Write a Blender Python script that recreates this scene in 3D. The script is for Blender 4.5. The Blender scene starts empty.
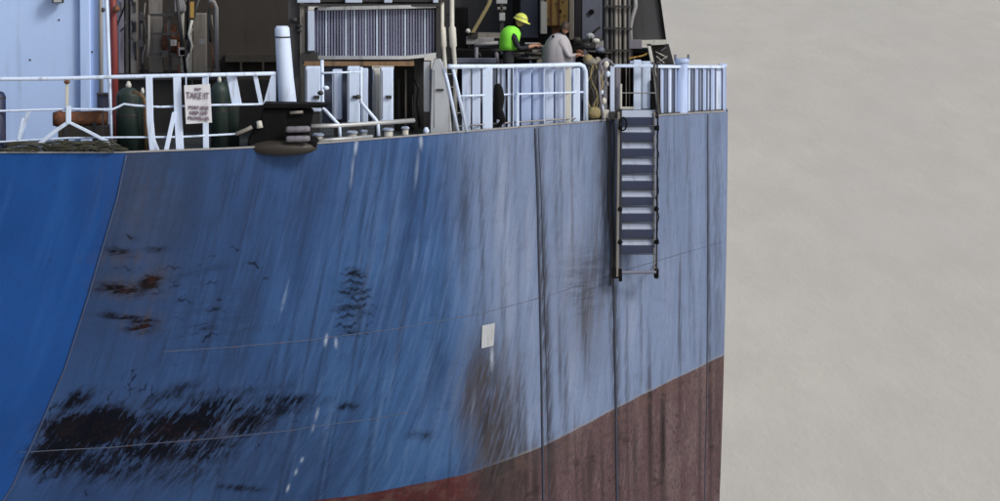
import bpy, bmesh, math, random
import numpy as np
from mathutils import Vector, Matrix
random.seed(7); np.random.seed(7)
R = math.radians
sc = bpy.context.scene
COL = sc.collection

# ------------------------------------------------------------------ camera, sky, sun, exposure
F = 6000.0; PITCH = R(5.0); CAMZ = 19.1
cd = bpy.data.cameras.new('camera'); cam = bpy.data.objects.new('camera', cd); COL.objects.link(cam)
cd.sensor_width = 36; cd.lens = 36*F/1000; cd.clip_start = 1; cd.clip_end = 60000
cam.location = (0, 0, CAMZ); cam.rotation_euler = (math.pi/2-PITCH, 0, 0)
sc.camera = cam
SUN_EL, SUN_AZ = 38.0, 128.0
w = bpy.data.worlds.new('World'); sc.world = w; w.use_nodes = True
nt = w.node_tree; nt.nodes.clear()
sky = nt.nodes.new('ShaderNodeTexSky'); sky.sky_type = 'NISHITA'; sky.sun_disc = False
sky.sun_elevation = R(SUN_EL); sky.sun_rotation = R(SUN_AZ); sky.dust_density = 3; sky.air_density = 1.0
hs = nt.nodes.new('ShaderNodeHueSaturation'); hs.inputs['Saturation'].default_value = 0.55
bgn = nt.nodes.new('ShaderNodeBackground'); bgn.inputs['Strength'].default_value = 0.10
wo = nt.nodes.new('ShaderNodeOutputWorld')
nt.links.new(sky.outputs[0], hs.inputs['Color']); nt.links.new(hs.outputs[0], bgn.inputs[0]); nt.links.new(bgn.outputs[0], wo.inputs[0])
sd = bpy.data.lights.new('sun', 'SUN'); sd.energy = 1.5; sd.angle = R(14); sd.color = (1.0, 0.95, 0.88)
sun = bpy.data.objects.new('sun', sd); COL.objects.link(sun)
sdir = Vector((math.sin(R(SUN_AZ))*math.cos(R(SUN_EL)), math.cos(R(SUN_AZ))*math.cos(R(SUN_EL)), math.sin(R(SUN_EL))))
sun.rotation_euler = sdir.to_track_quat('Z', 'Y').to_euler(); sun.location = (30, 60, 60)
sc.view_settings.view_transform = 'Standard'; sc.view_settings.look = 'None'
sc.view_settings.exposure = 0.30; sc.view_settings.gamma = 1.0

# ------------------------------------------------------------------ measuring helpers
def W(px, py, D):
    """the world point at distance D (world Y) that lies on the sight line measured at px, py"""
    a = (px-500)/F; b = -(py-250.5)/F
    dy = math.cos(PITCH)+b*math.sin(PITCH); dz = -math.sin(PITCH)+b*math.cos(PITCH)
    k = D/dy
    return Vector((k*a, D, CAMZ+k*dz))
def proj(x, y, z):
    dz = z-CAMZ
    f = y*math.cos(PITCH)-dz*math.sin(PITCH); u = y*math.sin(PITCH)+dz*math.cos(PITCH)
    return 500+F*x/f, 250.5-F*u/f

# ------------------------------------------------------------------ node helpers
class NT:
    def __init__(s, name):
        s.m = bpy.data.materials.new(name); s.m.use_nodes = True
        s.t = s.m.node_tree; s.t.nodes.clear()
        s.out = s.t.nodes.new('ShaderNodeOutputMaterial'); s.b = s.t.nodes.new('ShaderNodeBsdfPrincipled')
        s.t.links.new(s.b.outputs[0], s.out.inputs[0])
    def n(s, k): return s.t.nodes.new(k)
    def put(s, sock, v):
        if isinstance(v, bpy.types.NodeSocket): s.t.links.new(v, sock)
        elif isinstance(v, (tuple, list)) and len(v) == 3 and sock.type == 'RGBA': sock.default_value = (*v, 1)
        else: sock.default_value = v
    def coord(s, kind='Object'): return s.n('ShaderNodeTexCoord').outputs[kind]
    def uv(s, name): x = s.n('ShaderNodeUVMap'); x.uv_map = name; return x.outputs[0]
    def attr(s, name): x = s.n('ShaderNodeAttribute'); x.attribute_name = name; return x.outputs['Fac']
    def scale(s, v, sc_, loc=(0, 0, 0)):
        x = s.n('ShaderNodeMapping'); s.put(x.inputs['Vector'], v); x.inputs['Scale'].default_value = sc_; x.inputs['Location'].default_value = loc; return x.outputs[0]
    def noise(s, v, sc_=1, det=4, ro=.55, dist=0):
        x = s.n('ShaderNodeTexNoise'); s.put(x.inputs['Vector'], v); x.inputs['Scale'].default_value = sc_
        x.inputs['Detail'].default_value = det; x.inputs['Roughness'].default_value = ro; x.inputs['Distortion'].default_value = dist; return x.outputs['Fac']
    def math(s, op, a, b=0.0, c=0.0):
        x = s.n('ShaderNodeMath'); x.operation = op
        s.put(x.inputs[0], a); s.put(x.inputs[1], b)
        if op in ('MULTIPLY_ADD', 'SMOOTH_MIN', 'CLAMP'): s.put(x.inputs[2], c)
        return x.outputs[0]
    def step(s, v, lo, hi, a=0.0, b=1.0):
        x = s.n('ShaderNodeMapRange'); x.interpolation_type = 'SMOOTHSTEP'
        s.put(x.inputs['Value'], v); s.put(x.inputs['From Min'], lo); s.put(x.inputs['From Max'], hi)
        s.put(x.inputs['To Min'], a); s.put(x.inputs['To Max'], b); return x.outputs[0]
    def mix(s, f, a, b):
        x = s.n('ShaderNodeMix'); x.data_type = 'RGBA'; s.put(x.inputs[0], f); s.put(x.inputs[6], a); s.put(x.inputs[7], b); return x.outputs[2]
    def sep(s, v):
        x = s.n('ShaderNodeSeparateXYZ'); s.put(x.inputs[0], v); return x.outputs
    def comb(s, a, b, c=0.0):
        x = s.n('ShaderNodeCombineXYZ'); s.put(x.inputs[0], a); s.put(x.inputs[1], b); s.put(x.inputs[2], c); return x.outputs[0]
    def bump(s, h, st=.3, d=.01):
        x = s.n('ShaderNodeBump'); s.put(x.inputs['Height'], h); x.inputs['Strength'].default_value = st; x.inputs['Distance'].default_value = d
        s.put(s.b.inputs['Normal'], x.outputs[0])
    def col(s, c): s.put(s.b.inputs['Base Color'], c)
    def rough(s, c): s.put(s.b.inputs['Roughness'], c)

def paint(name, col, grime=(.10, .08, .06), g=.5, rust=.25, rough=.55, metal=0.0, sc_=1.0, rustcol=(.13, .05, .02)):
    """weathered paint: broad tone change, vertical run marks, rust spots, speckle"""
    t = NT(name); c = t.coord()
    big = t.noise(c, 1.7*sc_, 4); run = t.noise(t.scale(c, (9*sc_, 9*sc_, .9*sc_)), 1, 5, .6)
    fine = t.noise(c, 45, 3); spot = t.noise(c, 5*sc_, 7, .68)
    base = t.mix(t.step(big, .3, .7, 0, .35), col, tuple(min(1, x*1.12) for x in col))
    base = t.mix(t.math('MULTIPLY', t.step(run, .5, .74), g), base, grime)
    base = t.mix(t.math('MULTIPLY', t.step(fine, .55, .8), g*.4), base, grime)
    base = t.mix(t.step(spot, .70-.18*rust, .74-.16*rust, 0, min(1, rust*2.2)), base, rustcol)
    t.col(base); t.rough(t.step(big, .3, .7, rough-.08, rough+.12)); t.b.inputs['Metallic'].default_value = metal
    t.bump(fine, .25, .004)
    return t.m

M = {}
M['white'] = paint('white_paint', (.57, .68, .88), g=.40, rust=.2)
M['cream'] = paint('cream_paint', (.50, .50, .46), g=.5, rust=.2)
M['bulwark'] = paint('pale_blue_paint', (.36, .46, .70), grime=(.10, .11, .13), g=.5, rust=.10)
M['bulwark2'] = paint('pale_grey_blue_paint', (.47, .56, .74), grime=(.10, .11, .14), g=.5, rust=.16)
M['house'] = paint('deckhouse_paint', (.41, .56, .88), grime=(.22, .28, .42), g=.3, rust=.0, sc_=.5)
M['pipe_grey'] = paint('grey_pipe_paint', (.24, .24, .25), g=.6, rust=.3)
M['greige'] = paint('dusty_grey_paint', (.185, .172, .155), grime=(.05, .04, .035), g=.8, rust=.2)
M['mauve'] = paint('mauve_grey_paint', (.16, .155, .19), grime=(.05, .045, .045), g=.7, rust=.15)
M['dark'] = paint('dark_steel', (.022, .022, .024), grime=(.06, .05, .04), g=.5, rust=.3, rustcol=(.05, .025, .015))
M['darkgrey'] = paint('dark_grey_panel', (.042, .042, .047), grime=(.02, .02, .02), g=.5, rust=.1, sc_=.6)
M['brownblack'] = paint('dark_brown_wall', (.028, .024, .020), grime=(.015, .012, .01), g=.6, rust=.2, rustcol=(.045, .025, .015))
M['slate'] = paint('slate_blue_panel', (.12, .135, .19), grime=(.06, .06, .07), g=.6, rust=.1)
M['red'] = paint('dark_red_paint', (.17, .022, .018), grime=(.05, .02, .015), g=.7, rust=.3)
M['rust'] = paint('rusty_steel', (.13, .055, .028), grime=(.035, .02, .014), g=.8, rust=.9, rustcol=(.22, .07, .025), rough=.8, sc_=2)
M['orange'] = paint('rusty_orange_beam', (.20, .12, .06), grime=(.06, .04, .03), g=.9, rust=.6)
M['yellow'] = paint('worn_yellow_paint', (.40, .25, .06), grime=(.12, .09, .06), g=1, rust=.7, rustcol=(.20, .08, .03), sc_=2)
M['green'] = paint('dark_green_paint', (.014, .032, .028), grime=(.05, .06, .05), g=.6, rust=.1)
M['navy'] = paint('navy_paint', (.01, .018, .06), g=.3, rust=.1)
M['fin'] = paint('cooler_fin_metal', (.19, .20, .30), grime=(.05, .05, .07), g=.5, rust=.0, rough=.4, metal=.2)
M['finpale'] = paint('pale_end_plate', (.42, .50, .64), g=.3, rust=.05)
M['alum'] = paint('dull_aluminium', (.40, .42, .44), g=.5, rust=.1, rough=.45, metal=.4)
M['rung'] = paint('ladder_step_blue', (.014, .024, .065), grime=(.03, .03, .04), g=.3, rust=.15)
M['rubber'] = paint('black_rubber', (.004, .004, .005), grime=(.014, .012, .011), g=.6, rust=.0, rough=.9)
M['rubber'].node_tree.nodes['Principled BSDF'].inputs['Specular IOR Level'].default_value = .15
M['locker'] = paint('dusty_locker_paint', (.36, .39, .43), grime=(.14, .13, .12), g=.6, rust=.2)
M['core'] = paint('cooler_core', (.045, .048, .075), g=.3, rust=0)
M['rope'] = paint('old_rope', (.050, .050, .036), grime=(.02, .02, .015), g=1, rust=.2, rough=.9, sc_=5)
M['ropeyellow'] = paint('ochre_rope', (.24, .20, .10), grime=(.10, .08, .05), g=1, rust=.2, rough=.9, sc_=5)
M['canvas'] = paint('beige_canvas', (.20, .19, .165), grime=(.15, .13, .09), g=.9, rust=.2, rough=.9, sc_=2)
M['sign'] = paint('sign_board_paint', (.60, .62, .68), g=.3, rust=.0)
M['ink'] = paint('sign_lettering', (.16, .12, .17), g=.1, rust=0)
M['lit_gap_plate'] = paint('lit_hull_colour', (.26, .31, .42), grime=(.08, .09, .12), g=.6, rust=.15)  # bright light on the hull between the steps, put into the colour
M['hivis'] = paint('hi_vis_fabric', (.25, .85, .06), grime=(.16, .5, .05), g=.3, rust=0, rough=.8)
M['helmet'] = paint('yellow_green_helmet', (.55, .62, .10), grime=(.2, .22, .06), g=.3, rust=0, rough=.35)
M['cloth_dark'] = paint('dark_work_clothes', (.016, .018, .024), grime=(.035, .035, .04), g=.6, rust=0, rough=.9)
M['cloth_grey'] = paint('light_grey_coat', (.38, .37, .40), grime=(.22, .20, .24), g=.5, rust=0, rough=.9, sc_=2)
M['skin'] = paint('skin', (.36, .19, .12), grime=(.28, .13, .08), g=.3, rust=0, rough=.5)
M['hair'] = paint('dark_hair', (.035, .018, .012), g=.2, rust=0, rough=.6)
M['eye'] = paint('eye', (.02, .015, .012), g=0, rust=0, rough=.2)
M['lens'] = paint('lamp_glass', (.35, .38, .40), g=.2, rust=0, rough=.15)

# ------------------------------------------------------------------ object helpers
def tag(o, label=None, cat=None, group=None, kind=None):
    if label: o['label'] = label
    if cat: o['category'] = cat
    if group: o['group'] = group
    if kind: o['kind'] = kind
    return o
def thing(name, label, cat, loc, group=None):
    o = bpy.data.objects.new(name, None); COL.objects.link(o); o.location = loc; o.empty_display_size = .2
    return tag(o, label, cat, group)
def worldloc(o):
    v = Vector(o.location)
    while o.parent: o = o.parent; v += Vector(o.location)
    return v
class MB:
    def __init__(s): s.v = []; s.f = []
    def add(s, vs, fs):
        k = len(s.v); s.v += [Vector(x) for x in vs]; s.f += [tuple(i+k for i in f) for f in fs]; return s
    def box(s, x0, x1, y0, y1, z0, z1):
        return s.add([(x0, y0, z0), (x1, y0, z0), (x1, y1, z0), (x0, y1, z0), (x0, y0, z1), (x1, y0, z1), (x1, y1, z1), (x0, y1, z1)],
              [(0, 1, 5, 4), (1, 2, 6, 5), (2, 3, 7, 6), (3, 0, 4, 7), (4, 5, 6, 7), (3, 2, 1, 0)])
    def quadbox(s, c, d):           # c: four front corners; d: depth vector
        c = [Vector(x) for x in c]; d = Vector(d)
        return s.add(c+[x+d for x in c], [(0, 1, 2, 3), (7, 6, 5, 4), (1, 0, 4, 5), (2, 1, 5, 6), (3, 2, 6, 7), (0, 3, 7, 4)])
    def tube(s, pts, r, n=8, cap=True):
        pts = [Vector(p) for p in pts]; rr = r if isinstance(r, (list, tuple)) else [r]*len(pts)
        vs = []; up = None
        for i, p in enumerate(pts):
            a = pts[max(0, i-1)]; b = pts[min(len(pts)-1, i+1)]; t = (b-a).normalized()
            if up is None: up = t.orthogonal().normalized()
            up = (up-t*up.dot(t))
            up = up.normalized() if up.length > 1e-6 else t.orthogonal().normalized()
            q = t.cross(up)
            vs += [p+(up*math.cos(2*math.pi*j/n)+q*math.sin(2*math.pi*j/n))*rr[i] for j in range(n)]
        fs = [(i*n+j, i*n+(j+1) % n, (i+1)*n+(j+1) % n, (i+1)*n+j) for i in range(len(pts)-1) for j in range(n)]
        if cap: fs += [tuple(range(n))[::-1], tuple((len(pts)-1)*n+j for j in range(n))]
        return s.add(vs, fs)
    def bar(s, pts, wx, wy):        # rectangular bar following points; wx along world X, wy along world Y (for mostly vertical bars)
        vs = []
        for p in pts:
            p = Vector(p); vs += [p+Vector((a*wx/2, b*wy/2, 0)) for a, b in ((-1, -1), (1, -1), (1, 1), (-1, 1))]
        n = len(pts)
        fs = [(i*4+j, i*4+(j+1) % 4, (i+1)*4+(j+1) % 4, (i+1)*4+j) for i in range(n-1) for j in range(4)]
        return s.add(vs, fs+[(3, 2, 1, 0), tuple((n-1)*4+j for j in range(4))])
    def rail(s, pts, h, d):         # rectangular bar for mostly horizontal runs: h high, d deep
        vs = []
        for p in pts:
            p = Vector(p); vs += [p+Vector((0, b*d/2, a*h/2)) for a, b in ((-1, -1), (1, -1), (1, 1), (-1, 1))]
        n = len(pts)
        fs = [(i*4+j, (i+1)*4+j, (i+1)*4+(j+1) % 4, i*4+(j+1) % 4) for i in range(n-1) for j in range(4)]
        return s.add(vs, fs+[(0, 1, 2, 3), tuple((n-1)*4+j for j in range(4))[::-1]])
    def lathe(s, c, prof, n=16):    # prof: (r, z) from bottom to top round a vertical axis at c
        c = Vector(c); vs = []
        for r, z in prof: vs += [c+Vector((r*math.cos(2*math.pi*j/n), r*math.sin(2*math.pi*j/n), z)) for j in range(n)]
        fs = [(i*n+j, i*n+(j+1) % n, (i+1)*n+(j+1) % n, (i+1)*n+j) for i in range(len(prof)-1) for j in range(n)]
        return s.add(vs, fs+[tuple(range(n))[::-1], tuple((len(prof)-1)*n+j for j in range(n))])
    def blob(s, c, r, n=14, m=9, wob=0.0):
        c = Vector(c); vs = []
        for i in range(m+1):
            th = math.pi*i/m
            for j in range(n):
                ph = 2*math.pi*j/n; k = 1+wob*(random.random()-.5)
                vs.append(c+Vector((r[0]*math.sin(th)*math.cos(ph)*k, r[1]*math.sin(th)*math.sin(ph)*k, r[2]*math.cos(th)*k)))
        return s.add(vs, [(i*n+j, (i+1)*n+j, (i+1)*n+(j+1) % n, i*n+(j+1) % n) for i in range(m) for j in range(n)])
    def build(s, name, mat, parent=None, loc=None, smooth=False, bevel=0):
        base = worldloc(parent) if parent else (Vector(loc) if loc else Vector((0, 0, 0)))
        me = bpy.data.meshes.new(name); me.from_pydata([tuple(v-base) for v in s.v], [], s.f)
        bm = bmesh.new(); bm.from_mesh(me); bmesh.ops.remove_doubles(bm, verts=bm.verts, dist=1e-5)
        bmesh.ops.recalc_face_normals(bm, faces=bm.faces)
        if bevel: bmesh.ops.bevel(bm, geom=list(bm.edges), offset=bevel, segments=1, affect='EDGES')
        bm.to_mesh(me); bm.free()
        if mat: me.materials.append(M[mat] if isinstance(mat, str) else mat)
        if smooth:
            for p in me.polygons: p.use_smooth = True
        o = bpy.data.objects.new(name, me); COL.objects.link(o)
        if parent: o.parent = parent
        elif loc: o.location = loc
        return o
def pbox(x0, y0, x1, y1, D, dep, mb=None):
    """box whose front face spans those measured corners at distance D"""
    a = W(x0, y0, D); b = W(x1, y1, D)
    return (mb or MB()).box(min(a.x, b.x), max(a.x, b.x), D, D+dep, min(a.z, b.z), max(a.z, b.z))

# ------------------------------------------------------------------ deck edge of the ship (plan curve with a little sheer)
DT_x = [-100, 0, 120, 240, 330, 440, 520, 600, 655, 708, 725]
DT_D = [113.5, 113.5, 113.5, 114.2, 115.0, 116.4, 117.4, 118.5, 119.2, 119.85, 120.3]
DT_y = [153, 153, 153, 148.5, 143, 134, 127.5, 121, 116, 112.5, 111.8]
pxs = np.arange(-100, 725.5, 1.0)
De_ = np.interp(pxs, DT_x, DT_D); Ye_ = np.interp(pxs, DT_x, DT_y)
k = np.hanning(61); k /= k.sum()
def smo(a):
    p = np.concatenate([2*a[0]-a[30:0:-1], a, 2*a[-1]-a[-2:-32:-1]]); return np.convolve(p, k, 'valid')
De_ = smo(De_); Ye_ = smo(Ye_)
EP = np.array([W(a, b, c) for a, b, c in zip(pxs, Ye_, De_)])
EX = np.concatenate([[-60], EP[:, 0]]); EY = np.concatenate([[113.5], EP[:, 1]]); EZ = np.concatenate([[EP[0, 2]], EP[:, 2]])
SEND = EX[-1]
def De(px): return float(np.interp(px, pxs, De_))
def edge(X): return float(np.interp(X, EX, EY)), float(np.interp(X, EX, EZ))
def epx(px, off=0, up=0):
    """point on the deck edge measured at px, moved inboard by off and up by up"""
    D = De(px); p = W(px, float(np.interp(px, pxs, Ye_)), D)
    D2 = D+off; return Vector(((px-500)/F*D2*1.0, D2, p.z+up))
def zd(px): return epx(px).z
# slope angle of the deck edge
_ey = np.gradient(EY, EX)
KN_y = [155, 200, 250, 300, 370, 430, 490, 735]; KN_x = [125, 115, 100, 85, 62, 36, 8, -150]
KN_d = [0]+[(y-153)/52.86 for y in KN_y[1:]]; KN_s = [(x-500)/52.86 for x in KN_x]
def Sk(d): return np.interp(d, KN_d, KN_s)
def hull_pt(s, d):
    s = np.asarray(s, float); d = np.asarray(d, float)
    X = s; Y = np.interp(s, EX, EY); Z = np.interp(s, EX, EZ); sl = np.interp(s, EX, _ey)
    ln = np.sqrt(1+sl*sl); nx, ny = -sl/ln, 1/ln
    t = np.clip((s-(-3.5))/(5.0), 0, 1); T = 1-(t*t*(3-2*t))*.93
    a = .05*np.clip(d, 0, 7.5)**1.9*T+np.clip(d-7.5, 0, 9)*.7*T
    a = a*(1-np.exp(-np.clip(s-Sk(d), 0, 99)/2.6))
    wv = np.clip((s-Sk(d))/1.5, 0, 1)*np.clip(d/.4, 0, 1)*np.clip((SEND-s)/.4, 0, 1)
    a = a+wv*(.0055*np.sin(s*9.2)+.004*np.sin(s*9.2+1)*np.sin(d*2.3+s)+.006*np.sin(s*3.1+d*1.3)*np.sin(d*1.9))
    return X+nx*a, Y+ny*a, Z-d
RED_x = [-100, 320, 400, 480, 545, 610, 720, 730]; RED_d = [7.35, 7.25, 7.15, 6.85, 6.4, 5.85, 4.98, 4.92]
RED_s = [(x-500)/F*De(x) for x in RED_x]
def dred(s): return np.interp(s, RED_s, RED_d)

# ------------------------------------------------------------------ water
t = NT('silty_water'); c = t.coord()
n1 = t.noise(t.scale(c, (.45, .055, 1)), 1, 7, .6, 0); n2 = t.noise(t.scale(c, (2.0, .30, 1)), 1, 5, .6)
n3 = t.noise(t.scale(c, (.09, .014, 1)), 1, 4, .6, 0)
cc = t.mix(t.step(n1, .36, .66), (.555, .51, .44), (.615, .57, .495))
cc = t.mix(t.step(n2, .45, .75, 0, .3), cc, (.64, .60, .53))
cc = t.mix(t.step(n3, .35, .65, 0, .5), cc, (.53, .50, .455))
t.col(cc); t.rough(.38); t.b.inputs['IOR'].default_value = 1.33
n4 = t.noise(t.scale(c, (5.5, .8, 1)), 1, 5, .65)
t.bump(t.math('ADD', t.math('ADD', n1, t.math('MULTIPLY', n2, .5)), t.math('MULTIPLY', n4, .22)), .15, .3)
wm = MB(); xs = [-20000, -3000, -600, -200, 0, 200, 600, 3000, 20000]; ys = [-400, 0, 100, 200, 400, 800, 3000, 30000]
wm.add([(x, y, 0) for y in ys for x in xs], [(j*9+i, j*9+i+1, (j+1)*9+i+1, (j+1)*9+i) for j in range(7) for i in range(8)])
tag(wm.build('water', t.m), kind='structure')

# ------------------------------------------------------------------ ship: hull
ship = thing('ship', 'weathered blue ship stern with dark red bottom paint, rust scuffs and streaks', 'ship', (-8, 120, 0))
# grid: left block up to the knuckle line, right block from the knuckle line to the stern corner
ds = np.concatenate([np.linspace(0, 7.6, 250), np.linspace(7.8, 11.6, 14)])
NL, NR, NE = 100, 400, 6
rows = []; U = []; DD = []; DR = []; LEFT = []
for d in ds:
    sk = float(Sk(d))
    tl = np.linspace(0, 1, NL)
    sl_ = -60+(sk+60)*(1-(1-tl)**2.2)
    tr = np.linspace(0, 1, NR+1)[1:]
    sr = sk+(SEND-sk)*tr
    s = np.concatenate([sl_, sr])
    X, Y, Z = hull_pt(s, np.full_like(s, d))
    ex = X[-1]+np.array([.05, .07, .07, .07, -10, -60-X[-1]]); ey = Y[-1]+np.array([.12, .35, 4, 15, 15, 15]); ez = np.full(NE, Z[-1])
    rows.append(np.stack([np.concatenate([X, ex]), np.concatenate([Y, ey]), np.concatenate([Z, ez])], 1))
    ul = sl_-sk; ur = tr*11.6
    U.append(np.concatenate([ul, ur, 11.6+np.array([.12, .35, 4, 15, 25, 60])]))
    DD.append(np.full(len(s)+NE, d))
    sx = np.concatenate([s, np.full(NE, SEND)]); DR.append(d-dred(sx)); LEFT.append(np.concatenate([np.ones(NL-1), np.zeros(NR+1+NE)]))
V = np.array(rows); nr, ncol = V.shape[:2]
U = np.array(U); DD = np.array(DD); DR = np.array(DR); LEFT = np.array(LEFT)
vf = V.reshape(-1, 3)-np.array([-8, 120, 0])
ii, jj = np.meshgrid(np.arange(nr-1), np.arange(ncol-1), indexing='ij')
a = (ii*ncol+jj).ravel(); faces = np.stack([a, a+ncol, a+ncol+1, a+1], 1)
me = bpy.data.meshes.new('hull'); me.vertices.add(len(vf)); me.vertices.foreach_set('co', vf.ravel().astype(np.float32))
me.loops.add(faces.size); me.loops.foreach_set('vertex_index', faces.ravel().astype(np.int32))
me.polygons.add(len(faces)); me.polygons.foreach_set('loop_start', (np.arange(len(faces))*4).astype(np.int32)); me.polygons.foreach_set('loop_total', np.full(len(faces), 4, np.int32))
me.update(calc_edges=True); me.validate()
uvl = me.uv_layers.new(name='ud'); uvv = np.stack([U.ravel()[faces.ravel()], DD.ravel()[faces.ravel()]], 1)
uvl.data.foreach_set('uv', uvv.ravel().astype(np.float32))
# wear masks: where the photograph shows dirt, rust and scraped paint on the plating
PX, PY = proj(V[:, :, 0], V[:, :, 1], V[:, :, 2])
def mask(lst, wob=0):
    m = np.zeros_like(PX)
    for cx, cy, rx, ry, rot, st in lst:
        c_, s_ = math.cos(R(rot)), math.sin(R(rot)); dx, dy = PX-cx, PY-cy
        uu = dx*c_+dy*s_; vv_ = -dx*s_+dy*c_
        if wob:
            if rx > ry: vv_ = vv_+wob*(np.sin(uu*.33+cx)+.6*np.sin(uu*.81+cy))
            else: uu = uu+wob*(np.sin(vv_*.37+cx)+.6*np.sin(vv_*.9+cy))
        u_ = uu/rx; v_ = vv_/ry
        m = np.maximum(m, st*np.clip(1.25-np.sqrt(u_*u_+v_*v_)*.9, 0, 1))
    return np.clip(m, 0, 1)
rs = np.random.RandomState(11)
LS = []
for _ in range(190):
    x_ = 35+260*rs.rand()**1.3; y_ = rs.normal(432, 22)+rs.uniform(-14, 14)-.08*(x_-100); up = rs.rand() < .8
    k_ = np.clip(1.25-(x_-60)/330, .35, 1)
    LS.append((x_, y_, rs.uniform(.8, 2.6), rs.uniform(4, 17)*k_, 28+rs.uniform(-14, 14), rs.uniform(.5, .95)*k_) if up else (x_, y_-12, rs.uniform(6, 20), rs.uniform(.8, 1.8), rs.uniform(-18, 2), rs.uniform(.45, .8)*k_))
for _ in range(60):
    x_ = rs.uniform(92, 265); y_ = rs.normal(285, 28)
    LS.append((x_, y_, rs.uniform(3, 15), rs.uniform(.7, 2.2), rs.uniform(-25, 14), rs.uniform(.3, .85)))
for y_, w_ in ((268, 10), (275, 17), (282, 14), (291, 24), (299, 20), (308, 27), (316, 22), (325, 24), (334, 20)):
    LS.append((353+rs.uniform(-3, 3), y_, w_, 2.4, rs.uniform(-8, 8), .85))
ST = mask(LS, 1.5)
SC = mask([(180, 425, 80, 26, -6, .72), (245, 425, 45, 22, -10, .6), (205, 450, 60, 26, -8, .58), (120, 440, 120, 55, -4, .5), (170, 395, 60, 14, -25, .5), (75, 400, 30, 14, -30, .6), (285, 400, 60, 12, 0, .55), (92, 428, 62, 24, -8, 1), (60, 452, 50, 30, -20, .75), (150, 440, 100, 40, -6, .66), (215, 408, 60, 20, -6, .62), (165, 470, 110, 30, 0, .45),
           (270, 410, 75, 16, -4, .52), (348, 407, 17, 7, 0, .58), (215, 395, 150, 12, -6, .42), (110, 462, 100, 40, 0, .55),
           (354, 274, 15, 10, 0, .55), (353, 290, 24, 14, 0, .52), (351, 310, 28, 16, 0, .48), (350, 330, 24, 10, 0, .44), (420, 436, 26, 9, 0, .45),
           (200, 272, 45, 9, -12, .42), (208, 327, 24, 7, 0, .48), (235, 320, 40, 60, 0, .30), (200, 330, 130, 90, 0, .26), (240, 488, 45, 6, 4, .5),
           (118, 252, 30, 7, 6, .55), (155, 250, 20, 6, -5, .5), (120, 290, 40, 12, 5, .6), (150, 282, 22, 12, -30, .62), (130, 318, 50, 5, 6, .62), (140, 326, 26, 12, 0, .6),
           (478, 388, 20, 26, 4, .22), (300, 440, 120, 60, 0, .30), (585, 280, 40, 60, 0, .34)])
RU = mask([(150, 440, 120, 50, 0, .22), (128, 288, 36, 13, 6, .9), (150, 280, 24, 12, -30, .9), (142, 322, 24, 14, 0, .9), (125, 258, 40, 9, 0, .6), (190, 432, 80, 14, -5, .5), (90, 430, 60, 20, 0, .35),
           (484, 395, 32, 60, 0, .9), (492, 455, 26, 70, 0, 1), (585, 300, 22, 70, 0, .75), (545, 455, 60, 14, -25, .5), (130, 200, 40, 60, 0, .35), (600, 160, 12, 70, 0, .4), (560, 300, 20, 60, 0, .2)])
WH = mask([(356, 146, 1.6, 9, 8, .8), (352, 172, 1.2, 16, 6, .45), (421, 141, 1.6, 8, 0, .75), (417, 168, 1.2, 18, 6, .4), (326, 340, 1.5, 6, 10, .9), (336, 343, 1.5, 5, 0, .8), (317, 414, 1.3, 7, 15, .6), (313, 428, 1.2, 4, 15, .5),
           (302, 460, 1.3, 3, 20, .8), (296, 472, 1.3, 3.4, 20, .7), (288, 488, 1.3, 4, 20, .8), (284, 300, 1.1, 18, 14, .35), (492, 358, 1.6, 12, 0, .8), (473, 405, 1.4, 14, 10, .25)])
def lean(x): return float(np.interp(x, [120, 250, 400, 470, 560, 720], [15, 13, 9, 3, -2, -1]))
LD, LP = [], []
for _ in range(150):
    x_ = rs.uniform(130, 722); top = rs.rand() < .5; L_ = rs.uniform(14, 95)
    y0_ = float(np.interp(x_, DT_x, DT_y)) if top else rs.uniform(150, 480)
    LD.append((x_-math.tan(R(lean(x_)))*L_*.9, y0_+L_*.9, rs.uniform(.8, 2.4), L_, lean(x_), rs.uniform(.25, .7)*(.6 if x_ > 450 and y0_ < 260 else 1)))
for _ in range(120):
    x_ = rs.uniform(150, 715); L_ = rs.uniform(12, 80); y0_ = rs.uniform(125, 470)
    LP.append((x_, y0_, rs.uniform(.8, 2.6), L_, lean(x_), rs.uniform(.2, .6)*(.5 if x_ > 450 else 1)))
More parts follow.
